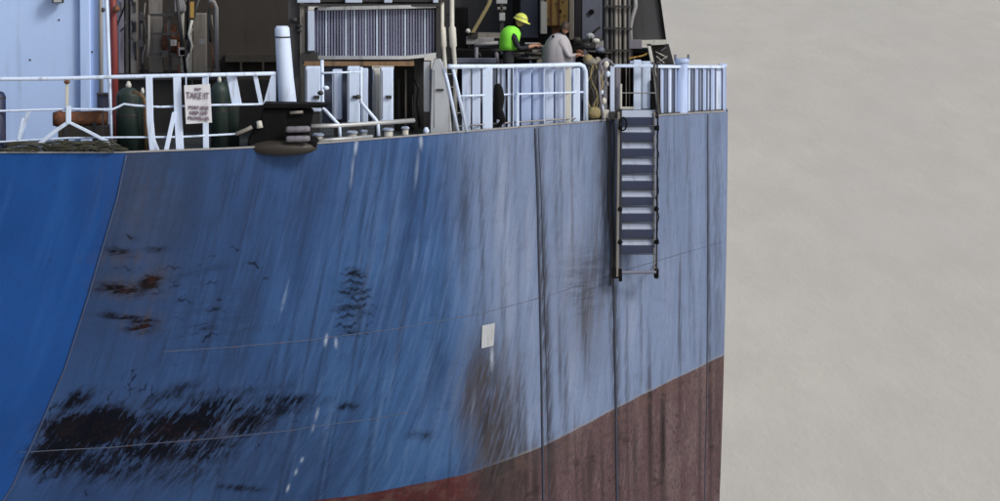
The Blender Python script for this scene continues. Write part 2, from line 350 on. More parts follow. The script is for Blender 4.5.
LD += [(478, 375, 10, 45, 4, .9), (487, 420, 13, 75, 1, 1), (500, 440, 9, 80, 0, 1), (468, 395, 6, 50, 6, .8), (512, 450, 6, 60, -1, .9), (492, 470, 16, 50, 0, .9), (525, 455, 4, 60, -1, .8), (535, 470, 4, 50, -1, .7), (663, 445, 3, 70, 0, 1), (560, 150, 1.5, 120, -1, .5), (572, 200, 1.5, 90, -1, .5), (627, 350, 1.5, 80, 0, .6), (641, 330, 1.5, 70, 0, .5), (680, 350, 1.6, 90, 0, .6), (690, 250, 1.5, 90, 0, .5), (560, 360, 2, 60, -1, .7), (549, 430, 3, 80, -1.5, .9), (543, 300, 3.5, 190, -2, .9), (484, 385, 7, 45, 2, .9), (472, 400, 6, 40, 5, .8), (495, 400, 5, 60, 0, .9), (508, 410, 4, 60, -1, .8), (490, 460, 8, 50, 0, .95), (462, 410, 5, 35, 7, .6), (525, 420, 3, 60, -1, .6), (546, 320, 4.5, 230, -2, .9), (551, 420, 3, 120, -2, .7), (614, 300, 5, 220, -1.2, .9), (605, 190, 10, 90, -1, .7), (597, 250, 9, 80, -1, .5), (650, 420, 2.6, 90, -.6, .9), (663, 440, 2.5, 60, 0, .6), (709, 300, 2.4, 240, -.6, .8),
       (700, 420, 2, 90, 0, .6), (464, 210, 6, 70, 1, .7), (482, 240, 2.5, 110, -1, .6), (503, 330, 2.5, 80, -1, .5), (519, 430, 4, 90, -1, .8), (498, 440, 9, 70, -1, .9), (476, 395, 14, 50, 3, .6), (566, 400, 3, 80, -1, .6), (585, 320, 5, 60, -1, .7),
       (717, 250, 5, 200, 0, .45), (635, 460, 3, 50, 0, .6), (590, 470, 4, 40, 0, .6), (300, 200, 12, 70, 9, .4), (250, 300, 14, 90, 12, .5), (180, 220, 16, 70, 14, .5), (440, 330, 10, 90, 5, .4), (412, 200, 7, 80, 6, .4)]
LP += [(505, 230, 10, 100, -1, .5), (570, 210, 12, 90, -1, .5), (528, 230, 6, 110, -1, .5), (372, 230, 9, 90, 8, .5), (345, 200, 8, 60, 9, .45), (395, 210, 8, 80, 7, .5), (460, 400, 12, 60, 8, .6), (425, 390, 9, 60, 9, .4), (440, 430, 8, 50, 10, .5), (225, 190, 6, 60, 13, .4), (630, 330, 9, 60, 0, .4), (575, 380, 9, 60, 0, .4)]
DK = mask(LD); PL = mask(LP)
tt = np.clip((PX-422-(PY-150)*.08)/78, 0, 1); FA = tt*tt*(3-2*tt)  # paler stern: chalked paint and the lit-to-shaded edge, both put into the colour
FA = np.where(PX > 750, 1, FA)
for nm, arr in (('strokes', ST), ('dark', DK), ('pale', PL), ('scuff', SC), ('rust', RU), ('white', WH), ('stern_lit_fade', FA), ('dr', DR), ('flat', LEFT)):
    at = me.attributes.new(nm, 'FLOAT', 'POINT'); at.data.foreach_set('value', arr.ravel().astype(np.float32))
me.polygons.foreach_set('use_smooth', np.ones(len(faces), bool))
hull = bpy.data.objects.new('hull', me); COL.objects.link(hull); hull.parent = ship
bm = bmesh.new(); bm.from_mesh(me); bmesh.ops.recalc_face_normals(bm, faces=bm.faces)
kl = NL-1
bm.verts.ensure_lookup_table()
for e in bm.edges:
    a, b = e.verts[0].index % ncol, e.verts[1].index % ncol
    if a == kl and b == kl: e.smooth = False
bm.to_mesh(me); bm.free()
# hull paint
t = NT('hull_paint'); uv = t.uv('ud'); sp = t.sep(uv); u, d = sp[0], sp[1]
dks, pls = t.attr('dark'), t.attr('pale')
stern_lit_fade, flat, scf, rus, whi, dr = (t.attr(x) for x in ('stern_lit_fade', 'flat', 'scuff', 'rust', 'white', 'dr'))
nA = t.noise(t.comb(t.math('MULTIPLY', u, 2.2), t.math('MULTIPLY', d, .22)), 1, 5, .6, .3)
nB = t.noise(t.comb(t.math('MULTIPLY', u, 9.0), t.math('MULTIPLY', d, .45), 3.0), 1, 5, .65)
nC = t.noise(t.comb(t.math('MULTIPLY', u, 26.0), t.math('MULTIPLY', d, 1.6), 7.0), 1, 4, .6)
nD = t.noise(t.comb(t.math('MULTIPLY', u, 3.2), t.math('MULTIPLY', d, 3.2), 9.0), 1, 7, .66)
nG = t.noise(t.comb(t.math('MULTIPLY', u, .55), t.math('MULTIPLY', d, .5), 5.0), 1, 3, .5)
nF = t.noise(t.comb(t.math('MULTIPLY', u, 30), t.math('MULTIPLY', d, 30), 1.0), 1, 3, .6)
midb = t.step(u, 1.0, 8.2)
blue = t.mix(stern_lit_fade, t.mix(midb, (.020, .058, .168), (.042, .112, .272)), (.150, .205, .335))
blue = t.mix(t.step(nG, .35, .65, 0, .45), blue, t.mix(stern_lit_fade, (.018, .042, .125), (.130, .175, .29)))
# pale run marks and dark run marks, only on the run and stern
nf = t.math('SUBTRACT', 1.0, flat)
blue = t.mix(t.math('MULTIPLY', t.step(nB, .48, .64), t.step(stern_lit_fade, 0, 1, .5, .35)), blue, t.mix(stern_lit_fade, t.mix(midb, (.028, .068, .19), (.075, .145, .31)), (.205, .25, .37)))
blue = t.mix(t.math('MULTIPLY', t.step(nA, .48, .64), t.step(stern_lit_fade, 0, 1, .5, .30)), blue, t.mix(stern_lit_fade, (.016, .040, .115), (.110, .145, .235)))
blue = t.mix(t.math('MULTIPLY', t.step(nC, .50, .68), .38), blue, t.mix(stern_lit_fade, (.016, .034, .09), (.085, .105, .165)))
blue = t.mix(t.math('MULTIPLY', t.step(t.noise(t.comb(t.math('MULTIPLY', u, 5.5), t.math('MULTIPLY', d, .10), 21.0), 1, 4, .6), .60, .70), t.math('MULTIPLY', stern_lit_fade, .75)), blue, (.055, .060, .085))
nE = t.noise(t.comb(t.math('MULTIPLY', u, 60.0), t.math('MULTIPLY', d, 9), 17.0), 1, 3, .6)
blue = t.mix(t.math('MULTIPLY', t.math('MULTIPLY', pls, nf), t.step(nB, .36, .58, .15, 1)), blue, t.mix(stern_lit_fade, t.mix(midb, (.032, .08, .21), (.105, .18, .35)), (.235, .28, .40)))
blue = t.mix(t.math('MULTIPLY', t.math('MULTIPLY', dks, nf), t.step(nC, .34, .54, .3, 1)), blue, t.mix(t.math('MULTIPLY', rus, .8), t.mix(stern_lit_fade, (.012, .022, .055), (.032, .036, .052)), (.030, .027, .031)))
blue = t.mix(t.step(nD, .54, .68, 0, .26), blue, t.mix(stern_lit_fade, (.018, .042, .12), (.105, .125, .185)))
blue = t.mix(t.step(nE, .52, .72, 0, .28), blue, t.mix(stern_lit_fade, (.020, .045, .12), (.085, .095, .13)))
flatc = t.mix(t.step(nG, .3, .7), (.006, .052, .215), (.009, .066, .26))
flatc = t.mix(t.step(nD, .42, .62, 0, .4), flatc, (.010, .055, .22))
flatc = t.mix(t.step(nA, .5, .68, 0, .35), flatc, (.022, .10, .33))
flatc = t.mix(t.step(nB, .52, .68, 0, .3), flatc, (.012, .05, .19))
flatc = t.mix(t.step(t.noise(t.comb(t.math('MULTIPLY', u, 7), t.math('MULTIPLY', d, 7), 13.0), 1, 7, .7), .60, .68, 0, .5), flatc, (.012, .035, .12))
flatc = t.mix(t.step(nF, .5, .8, 0, .35), flatc, (.01, .05, .20))
colr = t.mix(flat, blue, flatc)
# grime band below the deck edge near the knuckle
g1 = t.math('MULTIPLY', t.math('MULTIPLY', t.step(u, 3.5, .0), nf), t.step(d, 6.5, .3))
colr = t.mix(t.math('MULTIPLY', g1, t.step(nD, .25, .6, .35, .75)), colr, (.020, .036, .075))
# red bottom
edgeN = t.math('MULTIPLY', t.math('SUBTRACT', nD, .5), .06)
colr = t.mix(t.math('MULTIPLY', t.math('MULTIPLY', t.step(dr, -.07, -.01), stern_lit_fade), t.step(nC, .35, .6, 0, .55)), colr, (.22, .22, .21))
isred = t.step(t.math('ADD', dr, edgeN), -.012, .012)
red = t.mix(stern_lit_fade, (.070, .016, .020), (.088, .054, .062))
red = t.mix(t.math('MULTIPLY', t.step(nB, .48, .7), .6), red, t.mix(stern_lit_fade, (.07, .018, .02), (.075, .040, .045)))
red = t.mix(t.math('MULTIPLY', t.step(nC, .5, .75), .5), red, t.mix(stern_lit_fade, (.14, .05, .045), (.21, .155, .16)))
red = t.mix(t.math('MULTIPLY', t.step(nD, .56, .64), .7), red, (.03, .02, .022))
red = t.mix(t.math('MULTIPLY', pls, t.step(nC, .4, .6, .1, .7)), red, (.24, .19, .19))
red = t.mix(t.step(nA, .50, .64, 0, .45), red, t.mix(stern_lit_fade, (.13, .03, .03), (.17, .125, .13)))
red = t.mix(t.math('MULTIPLY', dks, t.step(nC, .32, .5, .5, 1)), red, (.009, .006, .008))
red = t.mix(t.step(nE, .46, .62, 0, .6), red, (.030, .025, .028))
red = t.mix(t.math('MULTIPLY', t.step(dr, .9, 0.), t.step(nD, .45, .62, 0, .5)), red, (.12, .075, .065))
colr = t.mix(isred, colr, red)
# rust tint, rubber scuffs in down-left strokes, scraped pale drips
sv = t.comb(t.math('MULTIPLY', t.math('MULTIPLY_ADD', d, .34, u), 11.0), t.math('MULTIPLY', d, 2.9), 2.0)
nS = t.math('ADD', t.math('MULTIPLY', t.noise(sv, 1, 8, .74, .5), .72), t.math('MULTIPLY', t.noise(t.comb(t.math('MULTIPLY', u, 2.0), t.math('MULTIPLY', d, 2.6), 31.0), 1, 8, .72), .28))
hv = t.comb(t.math('MULTIPLY', t.math('MULTIPLY_ADD', d, .3, u), 1.7), t.math('MULTIPLY', d, 7.5), 4.0)
nH = t.noise(hv, 1, 8, .72, .6)
colr = t.mix(t.math('MULTIPLY', rus, t.step(nB, .35, .58, 0, .7)), colr, (.058, .050, .054))
th = t.math('SUBTRACT', .66, t.math('MULTIPLY', scf, .34))
low = t.step(d, 3.8, 4.6)
nS2 = t.math('ADD', t.math('MULTIPLY', nS, t.math('MULTIPLY_ADD', low, .75, .25)), t.math('MULTIPLY', nH, t.math('MULTIPLY_ADD', low, -.75, .75)))
soft = t.step(nS2, t.math('SUBTRACT', th, .14), t.math('ADD', th, .06), 0, .55)
soft = t.math('MULTIPLY', soft, t.step(scf, .10, .5))
hard = t.step(scf, .30, .62)
sm = t.step(nS2, t.math('SUBTRACT', th, .005), t.math('ADD', th, .05))
gate = t.step(scf, .02, .30)
blackc = t.mix(t.math('MULTIPLY', rus, t.step(nD, .45, .65)), (.0035, .004, .006), (.024, .011, .008))
colr = t.mix(soft, colr, t.mix(rus, (.010, .014, .026), (.020, .014, .014)))
colr = t.mix(t.math('MULTIPLY', t.math('MULTIPLY', t.math('MULTIPLY', sm, gate), hard), t.step(nF, .3, .5, .75, .96)), colr, blackc)
stv = t.math('MULTIPLY', t.math('MULTIPLY', t.attr('strokes'), nf), t.step(nD, .34, .56, .15, 1))
stv = t.step(stv, .15, .7, 0, .75)
colr = t.mix(stv, colr, t.mix(rus, (.006, .008, .014), (.014, .009, .008)))
colr = t.mix(t.math('MULTIPLY', whi, t.step(nD, .30, .5, 0, .8)), colr, (.42, .50, .62))
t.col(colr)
scm = t.math('MAXIMUM', stv, t.math('MULTIPLY', t.math('MULTIPLY', sm, gate), hard))
scm = t.math('MAXIMUM', scm, soft)
t.rough(t.step(nD, .3, .7, .45, .7)); t.put(t.b.inputs['Specular IOR Level'], t.step(scm, 0, 1, .16, .02))
hgt = t.math('ADD', t.math('MULTIPLY', nB, .5), t.math('ADD', nF, t.math('MULTIPLY', nG, 3)))
t.bump(hgt, .3, .014)
M['hull'] = t.m; me.materials.append(t.m)

# knuckle strake, weld seams, vertical seams: follow the plating, stand proud
def hp(s, d, out=0.0):
    X, Y, Z = hull_pt(s, d); sl = float(np.interp(s, EX, _ey)); ln = math.hypot(1, sl)
    return Vector((float(X)+out*sl/ln, float(Y)-out/ln, float(Z)))
M['seam'] = paint('scraped_seam', (.045, .07, .13), grime=(.02, .03, .05), g=1, rust=.8, sc_=2)
M['seamdark'] = paint('grimy_seam', (.025, .033, .058), grime=(.03, .03, .04), g=.8, rust=.3)
M['knuckle'] = paint('knuckle_strake_paint', (.03, .055, .13), grime=(.02, .02, .03), g=.6, rust=.2)
mb = MB(); mb.tube([hp(float(Sk(d))+.01, d, .005) for d in np.linspace(.05, 10.8, 90)], .022, 6)
mb.build('knuckle_strake', 'knuckle', ship, smooth=True)
for fr, s0, s1 in ((.53, -6.4, SEND-.05), (.78, -9.2, -1.4)):
    mb = MB(); mb.tube([hp(s, fr*float(dred(s)), -.004) for s in np.linspace(s0, s1, 90)], .009, 5)
    mb.build('weld_seam', 'seam', ship, smooth=True)
def vseam(px, dk, r, mat, nm='weld_seam', d1=10.5):
    s0 = epx(px).x
    mb = MB(); mb.tube([hp(min(s0+dk*d, SEND-.02), d, 0) for d in np.linspace(.04, d1, 70)], r, 6); return mb.build(nm, mat, ship, smooth=True)
vseam(535, .040, .026, 'seamdark', 'rubbing_strip'); vseam(538.5, .045, .010, 'seamdark', 'rubbing_strip')
vseam(610, .032, .026, 'seamdark', 'rubbing_strip'); vseam(708, .012, .014, 'seamdark')
# white square plate welded on the stern quarter
def platept(px, py):
    s = epx(px).x+.02
    d = (py-float(np.interp(px, pxs, Ye_)))/ (F/De(px))*1.01
    return hp(s, d, .02)
cs = [platept(486.5, 349), platept(497.5, 346), platept(498, 323), platept(486, 326)]
mb = MB(); mb.quadbox(cs, (0, .03, 0)); mb.build('anode_plate', 'locker', ship)

# deck sheet and gunwale
M['deck'] = paint('dark_green_deck_paint', (.020, .026, .024), grime=(.05, .045, .04), g=.8, rust=.5, rustcol=(.06, .03, .02))
mb = MB(); ss = [-60]+list(np.linspace(-12, SEND, 60))
vs = []
for s in ss:
    y, z = edge(s); vs += [(s, y+.01, z-.02), (s, 135.2, z-.02)]
mb.add(vs, [(2*i, 2*i+2, 2*i+3, 2*i+1) for i in range(len(ss)-1)])
mb.build('deck', 'deck', ship)
mb = MB(); mb.rail([Vector((s, edge(s)[0]+.03, edge(s)[1]+.012)) for s in [-60]+list(np.linspace(-12, SEND, 80))], .03, .10)
mb.build('gunwale', 'pipe_grey', ship)

# ------------------------------------------------------------------ white deckhouse, left
dh = thing('deckhouse', 'plain pale blue-white deckhouse wall behind the rail at the far left', 'deckhouse', W(50, 141, 117.2))
zt = 15.2
b0 = W(50, 141, 117.2).z-.15
mb = MB(); x1 = W(107, 0, 117.2).x; mb.box(-30, x1, 117.2, 124, b0, zt); mb.build('wall', 'house', dh)
mb = MB(); a = W(79, 0, 117.05).x; b = W(90, 0, 117.05).x; mb.box(a, b, 117.08, 117.2, b0, zt-.02); mb.build('pilaster', 'house', dh, bevel=.02)
mb = MB()
mb.tube([(W(100.5, 0, 117.1).x, 117.12, b0+.02), (W(100.5, 0, 117.1).x, 117.12, zt-.05)], .045, 10); mb.build('drainpipe', 'pipe_grey', dh, smooth=True)
# small floodlight high on the wall
mb = MB(); p = W(58, -1, 117.0); mb.box(p.x-.11, p.x+.11, 116.92, 117.10, p.z-.08, p.z+.16); lamp = mb.build('floodlight', 'dark', dh, bevel=.01)
mb = MB(); mb.box(p.x-.08, p.x+.08, 116.905, 116.93, p.z-.06, p.z+.1); mb.build('lens', 'lens', lamp)
mb = MB(); mb.box(p.x+.02, p.x+.10, 117.06, 117.21, p.z-.02, p.z+.05); mb.build('bracket', 'dark', lamp)
for hx, hy in ((59, 20), (30, 60), (92, 52)):
    q = W(hx, hy, 117.19); mb = MB(); mb.tube([q, q+Vector((0, .05, 0))], .02, 8); mb.build('bolt', 'dark', dh)

# ------------------------------------------------------------------ equipment housing behind (dark hangar)
hg = thing('machinery_house', 'dark machinery house with grey ribbed columns and a deep unlit bay', 'deckhouse', W(200, 128, 121.5))
zb = 10.95
mb = MB(); mb.box(W(107, 0, 121.5).x, W(300, 0, 121.5).x, 121.5, 126, zb, 15.2); mb.build('back_wall', 'brownblack', hg)
def col_(x0, x1, y0, y1, D, dep, mat, nm):
    o = pbox(x0, y0, x1, y1, D, dep).build(nm, mat, hg, bevel=.012); return o
col_(118, 124, -60, 78, 119.6, .4, 'mauve', 'column'); col_(125, 129, -60, 78, 119.7, .4, 'greige', 'column')
col_(130, 137.5, -60, 78, 119.6, .4, 'greige', 'column')
col_(148, 163, -60, 74, 119.9, .5, 'greige', 'column'); col_(174, 185, -60, 12, 119.7, .5, 'pipe_grey', 'column')
col_(192.5, 206, 14, 74, 119.7, .5, 'greige', 'column'); col_(180, 184, 12, 74, 119.8, .2, 'cream', 'column').__setitem__('label', 'narrow cream column')
col_(188.5, 192, 30, 74, 119.6, .1, 'cream', 'column')
for k_, yy in enumerate((2, 22, 42)): 
    pbox(133.5, yy, 136, yy+10, 119.56, .05).build('slot', 'dark', hg)
pbox(118, 74, 216, 80, 119.3, 2.4).build('sill_beam', 'dark', hg)
pbox(118, 80, 300, 132, 119.6, 1.0).build('coaming', 'brownblack', hg)
for yy in (14, 33, 53): pbox(146, yy, 178, yy+2.2, 119.5, .08).build('rail_bar', 'dark', hg)
pbox(165, 25, 176, 55, 119.85, .3).build('winch_plate', 'rust', hg)
pbox(168, 5, 171, 74, 119.55, .1).build('rail_bar', 'dark', hg)
mb = MB(); mb.blob(W(171, 42, 119.8), (.2, .16, .26), wob=.2); mb.build('winch_drum', 'rust', hg, smooth=True)
pbox(190, 2, 194, 18, 119.4, .15).build('warning_stripe', 'yellow', hg)
for i, (xa, ya, xb, yb) in enumerate(((176, 0, 186, 74), (201, 0, 186, 40), (141, 20, 143, 74))):
    mb = MB(); mb.tube([W(xa, ya-8, 119.45), W(xb, yb, 119.5)], .035, 8); mb.build('cable', 'dark', hg, smooth=True)
mb = MB(); mb.tube([W(192, 20, 119.3), W(189, 34, 119.3), W(192, 46, 119.35), W(187, 60, 119.4), W(189, 76, 119.4)], .03, 8); mb.build('cable', 'cream', hg, smooth=True)
mb = MB(); mb.tube([W(209, 1, 119.2), W(214, 2, 119.2), W(216.5, 8, 119.2), W(217.5, 76, 119.25)], .04, 10); mb.build('vent_pipe', 'pipe_grey', hg, smooth=True)
pbox(225, 55, 285, 62, 121.0, .5).build('rail_bar', 'brownblack', hg)
pbox(240, 62, 242, 80, 121.0, .1).build('rail_bar', 'brownblack', hg); pbox(262, 62, 264, 80, 121.0, .1).build('rail_bar', 'brownblack', hg)
# hanging gear in front of the columns
rg = random.Random(5)
for i in range(22):
    x_ = rg.choice([rg.uniform(139, 149), rg.uniform(163, 192), rg.uniform(120, 136), rg.uniform(196, 212)]); y_ = rg.uniform(-10, 55); q = W(x_, y_, rg.uniform(119.3, 119.5)); L_ = rg.uniform(.2, .9)
    mb = MB(); mb.tube([q, q+Vector((rg.uniform(-.05, .05), 0, -L_*.5)), q+Vector((rg.uniform(-.08, .08), 0, -L_))], rg.uniform(.010, .028), 7)
    mb.build(rg.choice(['hanging_hose', 'cable']), rg.choice(['dark', 'dark', 'dark', 'greige', 'rust', 'rubber', 'rubber']), hg, smooth=True)
for i in range(10):
    x_ = rg.uniform(140, 210); q = W(x_, rg.uniform(10, 68), 119.35); mb = MB(); mb.box(q.x-.06, q.x+.06, q.y, q.y+.1, q.z-rg.uniform(.05, .12), q.z+.05); mb.build('clamp', rg.choice(['dark', 'greige', 'dark', 'pipe_grey']), hg)
rd = thing('pipe_stand', 'dark red upright pipe beside the white deckhouse corner', 'pipe', W(114, 140, 117.6))
mb = MB(); mb.tube([W(111.5, -60, 117.6), W(114.5, 60, 117.6), W(115, 141, 117.6)], .075, 12); mb.build('pipe', 'red', rd, smooth=True)
mb = MB(); q = W(116.5, 9, 117.45); mb.blob(q, (.07, .1, .07)); mb.build('valve_knob', 'rust', rd, smooth=True)
mb = MB(); mb.lathe(W(115, 141, 117.6), [(.13, 0), (.13, .03)]); mb.build('flange', 'red', rd)
lp = thing('flag_staff', 'tall white pole leaning slightly at the deckhouse corner', 'pole', W(112, 150, 114.0))
mb = MB(); mb.tube([W(105.5, -60, 114.3), W(106.5, 0, 114.2), W(109.5, 78, 114.05), W(112, 150, 113.9)], [.038, .038, .034, .024], 10); mb.build('pole', 'white', lp, smooth=True)
mb = MB(); q = W(103, 10, 114.15); mb.blob(q, (.035, .05, .05)); mb.build('pulley', 'dark', lp)

# ------------------------------------------------------------------ port side guard rail
gr = thing('guard_rail', 'white tubular guard rail along the left deck edge with a sagging middle wire', 'railing', epx(140, .25))
def rl(pts, r, mat='white', nm='rail'):
    mb = MB(); mb.tube([W(a, b, c) for a, b, c in pts], r, 8); return mb.build(nm, mat, gr, smooth=True)
D0 = 113.85
rl([(-400, 78, D0), (0, 79, D0), (60, 78.5, D0), (110, 77, D0), (180, 75.5, D0+.1), (275, 73.5, D0+.7)], .038)
rl([(-400, 111, D0), (0, 111, D0), (70, 109, D0), (112, 109.5, D0), (118, 107, D0), (124, 104, D0), (135, 105.5, D0), (160, 107, D0+.1), (215, 105, D0+.4), (280, 104, D0+.7)], .022, nm='middle_wire')
rl([(-400, 143, D0), (0, 142, D0), (70, 138, D0), (115, 137.5, D0), (180, 137, D0+.1), (236, 134, D0+.5), (248, 130, D0+.6)], .020, nm='lower_wire')
def post(pts, wd, mat='white', nm='post', dp=.05):
    mb = MB(); mb.bar([W(a, b, c) for a, b, c in pts], wd, dp); return mb.build(nm, mat, gr, bevel=.006)
def foot(px, D): return zd(px)
for px in (-190, -90): post([(px, 79, D0), (px, 154, D0)], .06)
post([(67, 80, D0), (67, 112, D0)], .06, 'cream')['label'] = 'short post with rust-stained cap'
mb = MB(); mb.blob(W(67, 82, D0-.02), (.06, .06, .04)); mb.build('cap', 'rust', gr, smooth=True)
post([(149, 76, D0), (150, 120, D0), (153, 152, D0)], .13, dp=.07)
post([(153, 138, D0-.01), (158, 151, D0-.02)], .07)
post([(177, 76, D0+.1), (178, 112, D0+.1), (180, 151, D0+.1)], .15, dp=.07)
post([(174.5, 112, D0+.05), (166, 151, D0)], .09, nm='brace')
post([(205, 76, D0+.3), (206, 150, D0+.3)], .11, dp=.07)
post([(231.5, 76, D0+.55), (237, 105, D0+.55)], .19, nm='brace')
post([(255, 75, D0+.65), (261, 104, D0+.65)], .085, nm='brace')
post([(23, 118, D0), (18, 140, D0)], .05, nm='brace')
# inverted V brace frame under the short post
vb = thing('rail_brace', 'white inverted V bracket standing in front of the rusty roller', 'bracket', epx(72, .2))
mb = MB(); mb.bar([W(68.5, 106, D0-.08), W(68.5, 124, D0-.08)], .10, .06); mb.build('stem', 'white', vb, bevel=.008)
mb = MB(); mb.bar([W(68.5, 122, D0-.07), W(54, 132, D0-.07), W(38, 145, D0-.07)], .13, .06); mb.build('leg', 'white', vb, bevel=.008)
mb = MB(); mb.bar([W(68.5, 122, D0-.07), W(85, 130, D0-.07), W(106, 141, D0-.07), W(108, 152, D0-.07)], .13, .06); mb.build('leg', 'white', vb, bevel=.008)
mb = MB(); mb.bar([W(29, 111, D0+.2), W(18, 141, D0+.2)], .08, .05); mb.build('strut', 'white', vb, bevel=.006)
# rusty roller lying along the deck edge behind it
ro = thing('roller', 'rusty brown roller lying behind the white V bracket', 'roller', epx(80, .9))
mb = MB(); q0 = W(53, 119, 114.6); q1 = W(108, 118, 114.6)
mb.tube([q0, q0+Vector((.15, 0, 0)), q0+Vector((.2, 0, 0)), q1-Vector((.2, 0, 0)), q1], [.13, .17, .14, .14, .13], 16); mb.build('drum', 'rust', ro, smooth=True)
for q in (q0+Vector((.25, 0, 0)), q1-Vector((.25, 0, 0))):
    mb = MB(); mb.box(q.x-.04, q.x+.04, q.y-.12, q.y+.12, zd(80)-.02, q.z-.05); mb.build('support', 'dark', ro)
pbox(58, 126, 112, 139, 114.5, .6).build('cradle', 'brownblack', ro)
bx = thing('junction_box', 'small dark blue box on the rail left of the green drums', 'box', epx(103, .6))
pbox(97, 95, 108.5, 108, 114.25, .25).build('case', 'navy', bx, bevel=.015); pbox(96.5, 93.5, 109, 95.3, 114.2, .33).build('lid', 'dark', bx)
pbox(102, 108, 104, 150, 114.3, .05).build('stand', 'dark', bx)
bn = thing('waste_bin', 'dark navy bin cut off by the left edge of the picture', 'bin', epx(-4, .5))
mb = MB(); q = epx(-6, .55); mb.lathe(q, [(.20, 0), (.21, .1), (.21, 1.05), (.17, 1.12), (.05, 1.16)], 18); mb.build('body', 'navy', bn, smooth=True)
mb = MB(); mb.lathe(q, [(.215, 1.0), (.215, 1.03)], 18); mb.build('rim', 'dark', bn)

# green cylinders
def drum(px, D, rad, h, label):
    q = epx(px, D-De(px)); q.z = zd(px)-.02
    tnk = thing('gas_cylinder', label, 'cylinder', q, 'dark green cylinders behind the guard rail')
    mb = MB(); mb.lathe(q, [(rad, 0), (rad, h*.86), (rad*.9, h*.92), (rad*.55, h*.98), (rad*.3, h)], 20); mb.build('body', 'green', tnk, smooth=True)
    mb = MB(); mb.lathe(q, [(rad*.22, h), (rad*.24, h+.05), (rad*.1, h+.12)], 10); mb.build('valve', 'cream', tnk, smooth=True)
    mb = MB(); mb.lathe(q, [(rad*1.03, h*.55), (rad*1.03, h*.58)], 20); mb.build('band', 'dark', tnk)
    return q
drum(128, 114.5, .24, 1.2, 'dark green cylinder left of the wide white post, nearest the red pipe')
drum(142, 114.9, .16, 1.05, 'slim dark green cylinder squeezed behind the wide white post')
drum(219, 114.9, .17, 1.25, 'dark green cylinder just right of the lettered sign')
drum(229, 115.2, .19, 1.3, 'dark green cylinder behind the slanting brace right of the sign')
oh = thing('hose', 'short orange and yellow hose end beside the left green cylinder', 'hose', epx(139, .5))
mb = MB(); mb.tube([W(133, 92, 114.1), W(138, 93, 114.05), W(143, 97, 114.1), W(145, 104, 114.2), W(146, 150, 114.3)], .035, 8); mb.build('tube', 'orange', oh, smooth=True)
# sign
sg = thing('sign_board', 'white lettered warning board hung on the guard rail', 'sign', W(198, 125, D0))
cs = [W(186, 124, D0-.05), W(212, 122.5, D0-.03), W(210, 84, D0-.03), W(184, 85.5, D0-.05)]
mb = MB(); mb.quadbox(cs, (0, .02, 0)); mb.build('board', 'sign', sg)
for a_, b_ in (((186, 77), (186, 86)), ((208, 76.5), (208, 85))):
    mb = MB(); mb.tube([W(*a_, D0), W(*b_, D0-.03)], .012, 6); mb.build('hanger', 'white', sg)
def text(s, px, py, size, D, parent, mat, tilt=0, xs=1.0):
    cu = bpy.data.curves.new('t', 'FONT'); cu.body = s; cu.size = size; cu.extrude = .003; cu.align_x = 'CENTER'; cu.align_y = 'CENTER'; cu.offset = .004
    o = bpy.data.objects.new('t', cu); COL.objects.link(o)
    me_ = bpy.data.meshes.new_from_object(o.evaluated_get(bpy.context.evaluated_depsgraph_get())); bpy.data.objects.remove(o)
    me_.transform(Matrix.Rotation(tilt, 4, 'Y') @ Matrix.Rotation(math.pi/2, 4, 'X') @ Matrix.Diagonal((xs, 1, 1, 1)))
    me_.materials.clear(); me_.materials.append(M[mat])
    q = bpy.data.objects.new('lettering', me_); COL.objects.link(q); q.parent = parent; q.location = W(px, py, D)-worldloc(parent); return q
text('TAKE IT', 197.5, 96, .17, D0-.06, sg, 'ink', R(2), .72); 
text('EASY', 198, 89.3, .06, D0-.06, sg, 'ink', R(2), .95).hide_render = False
for i_, s_ in enumerate(('PORT SIDE', 'KEEP OFF', 'PROPELLER')): text(s_, 198.5, 108+i_*5.3, .085, D0-.06, sg, 'ink', R(2), .95)

# rope heaps along the left gunwale (nobody could count the turns)
mb = MB()
for i in range(110):
    x = random.uniform(-140, 112); D = De(x)+random.uniform(.0, .25)
    q = W(x, 150, D); q.z = zd(x)+random.uniform(.0, .15)*(1.15 if 20 < x < 114 else .7)
    r = random.uniform(.08, .22); ph = random.uniform(0, 6.28); pts = []
    for j in range(9):
        an = ph+j*.62; pts.append(q+Vector((r*1.8*math.cos(an), .14*math.sin(an), .035*math.sin(an*1.7)+.02)))
    mb.tube(pts, .014, 5)
tag(mb.build('rope_heap', 'rope', None, loc=tuple(epx(60, .1)), smooth=True), 'heap of old olive rope strewn along the left deck edge', 'rope', None, 'stuff')

# ------------------------------------------------------------------ thick white mooring pipe and black fairlead
wp = thing('vent_post', 'thick white capped pipe rising beside the black fairlead', 'pipe', epx(284, .5))
q = epx(284, .55)
mb = MB(); zt2 = W(281, 26, De(284)+.55).z-q.z
dq = Vector((-.16, 0, 0))
q = q+Vector((.12, 0, 0))
mb.tube([q, q+dq*.3+Vector((0, 0, zt2*.3)), q+dq*.6+Vector((0, 0, zt2*.55)), q+dq*.95+Vector((0, 0, zt2*.92)), q+dq+Vector((0, 0, zt2*.98)), q+dq+Vector((0, 0, zt2))], [.20, .18, .16, .145, .14, .11], 20); o = mb.build('pipe', 'white', wp, smooth=True)
mb = MB(); mb.lathe(q+dq*.93+Vector((0, 0, zt2*.90)), [(.149, 0), (.149, .03)], 20); mb.build('band', 'dark', wp)
mb = MB(); a_ = W(283, 80, De(284)+.5); mb.quadbox([W(263, 105, De(284)+.5), W(276, 105, De(284)+.5), W(276, 72, De(284)+.5), W(272, 72, De(284)+.5)], (0, .06, 0)); mb.build('gusset', 'white', wp)
fl = thing('fairlead', 'black roller fairlead overhanging the deck edge with grey rollers', 'fairlead', epx(283, .2))
Df = De(283)-.25
mb = MB()
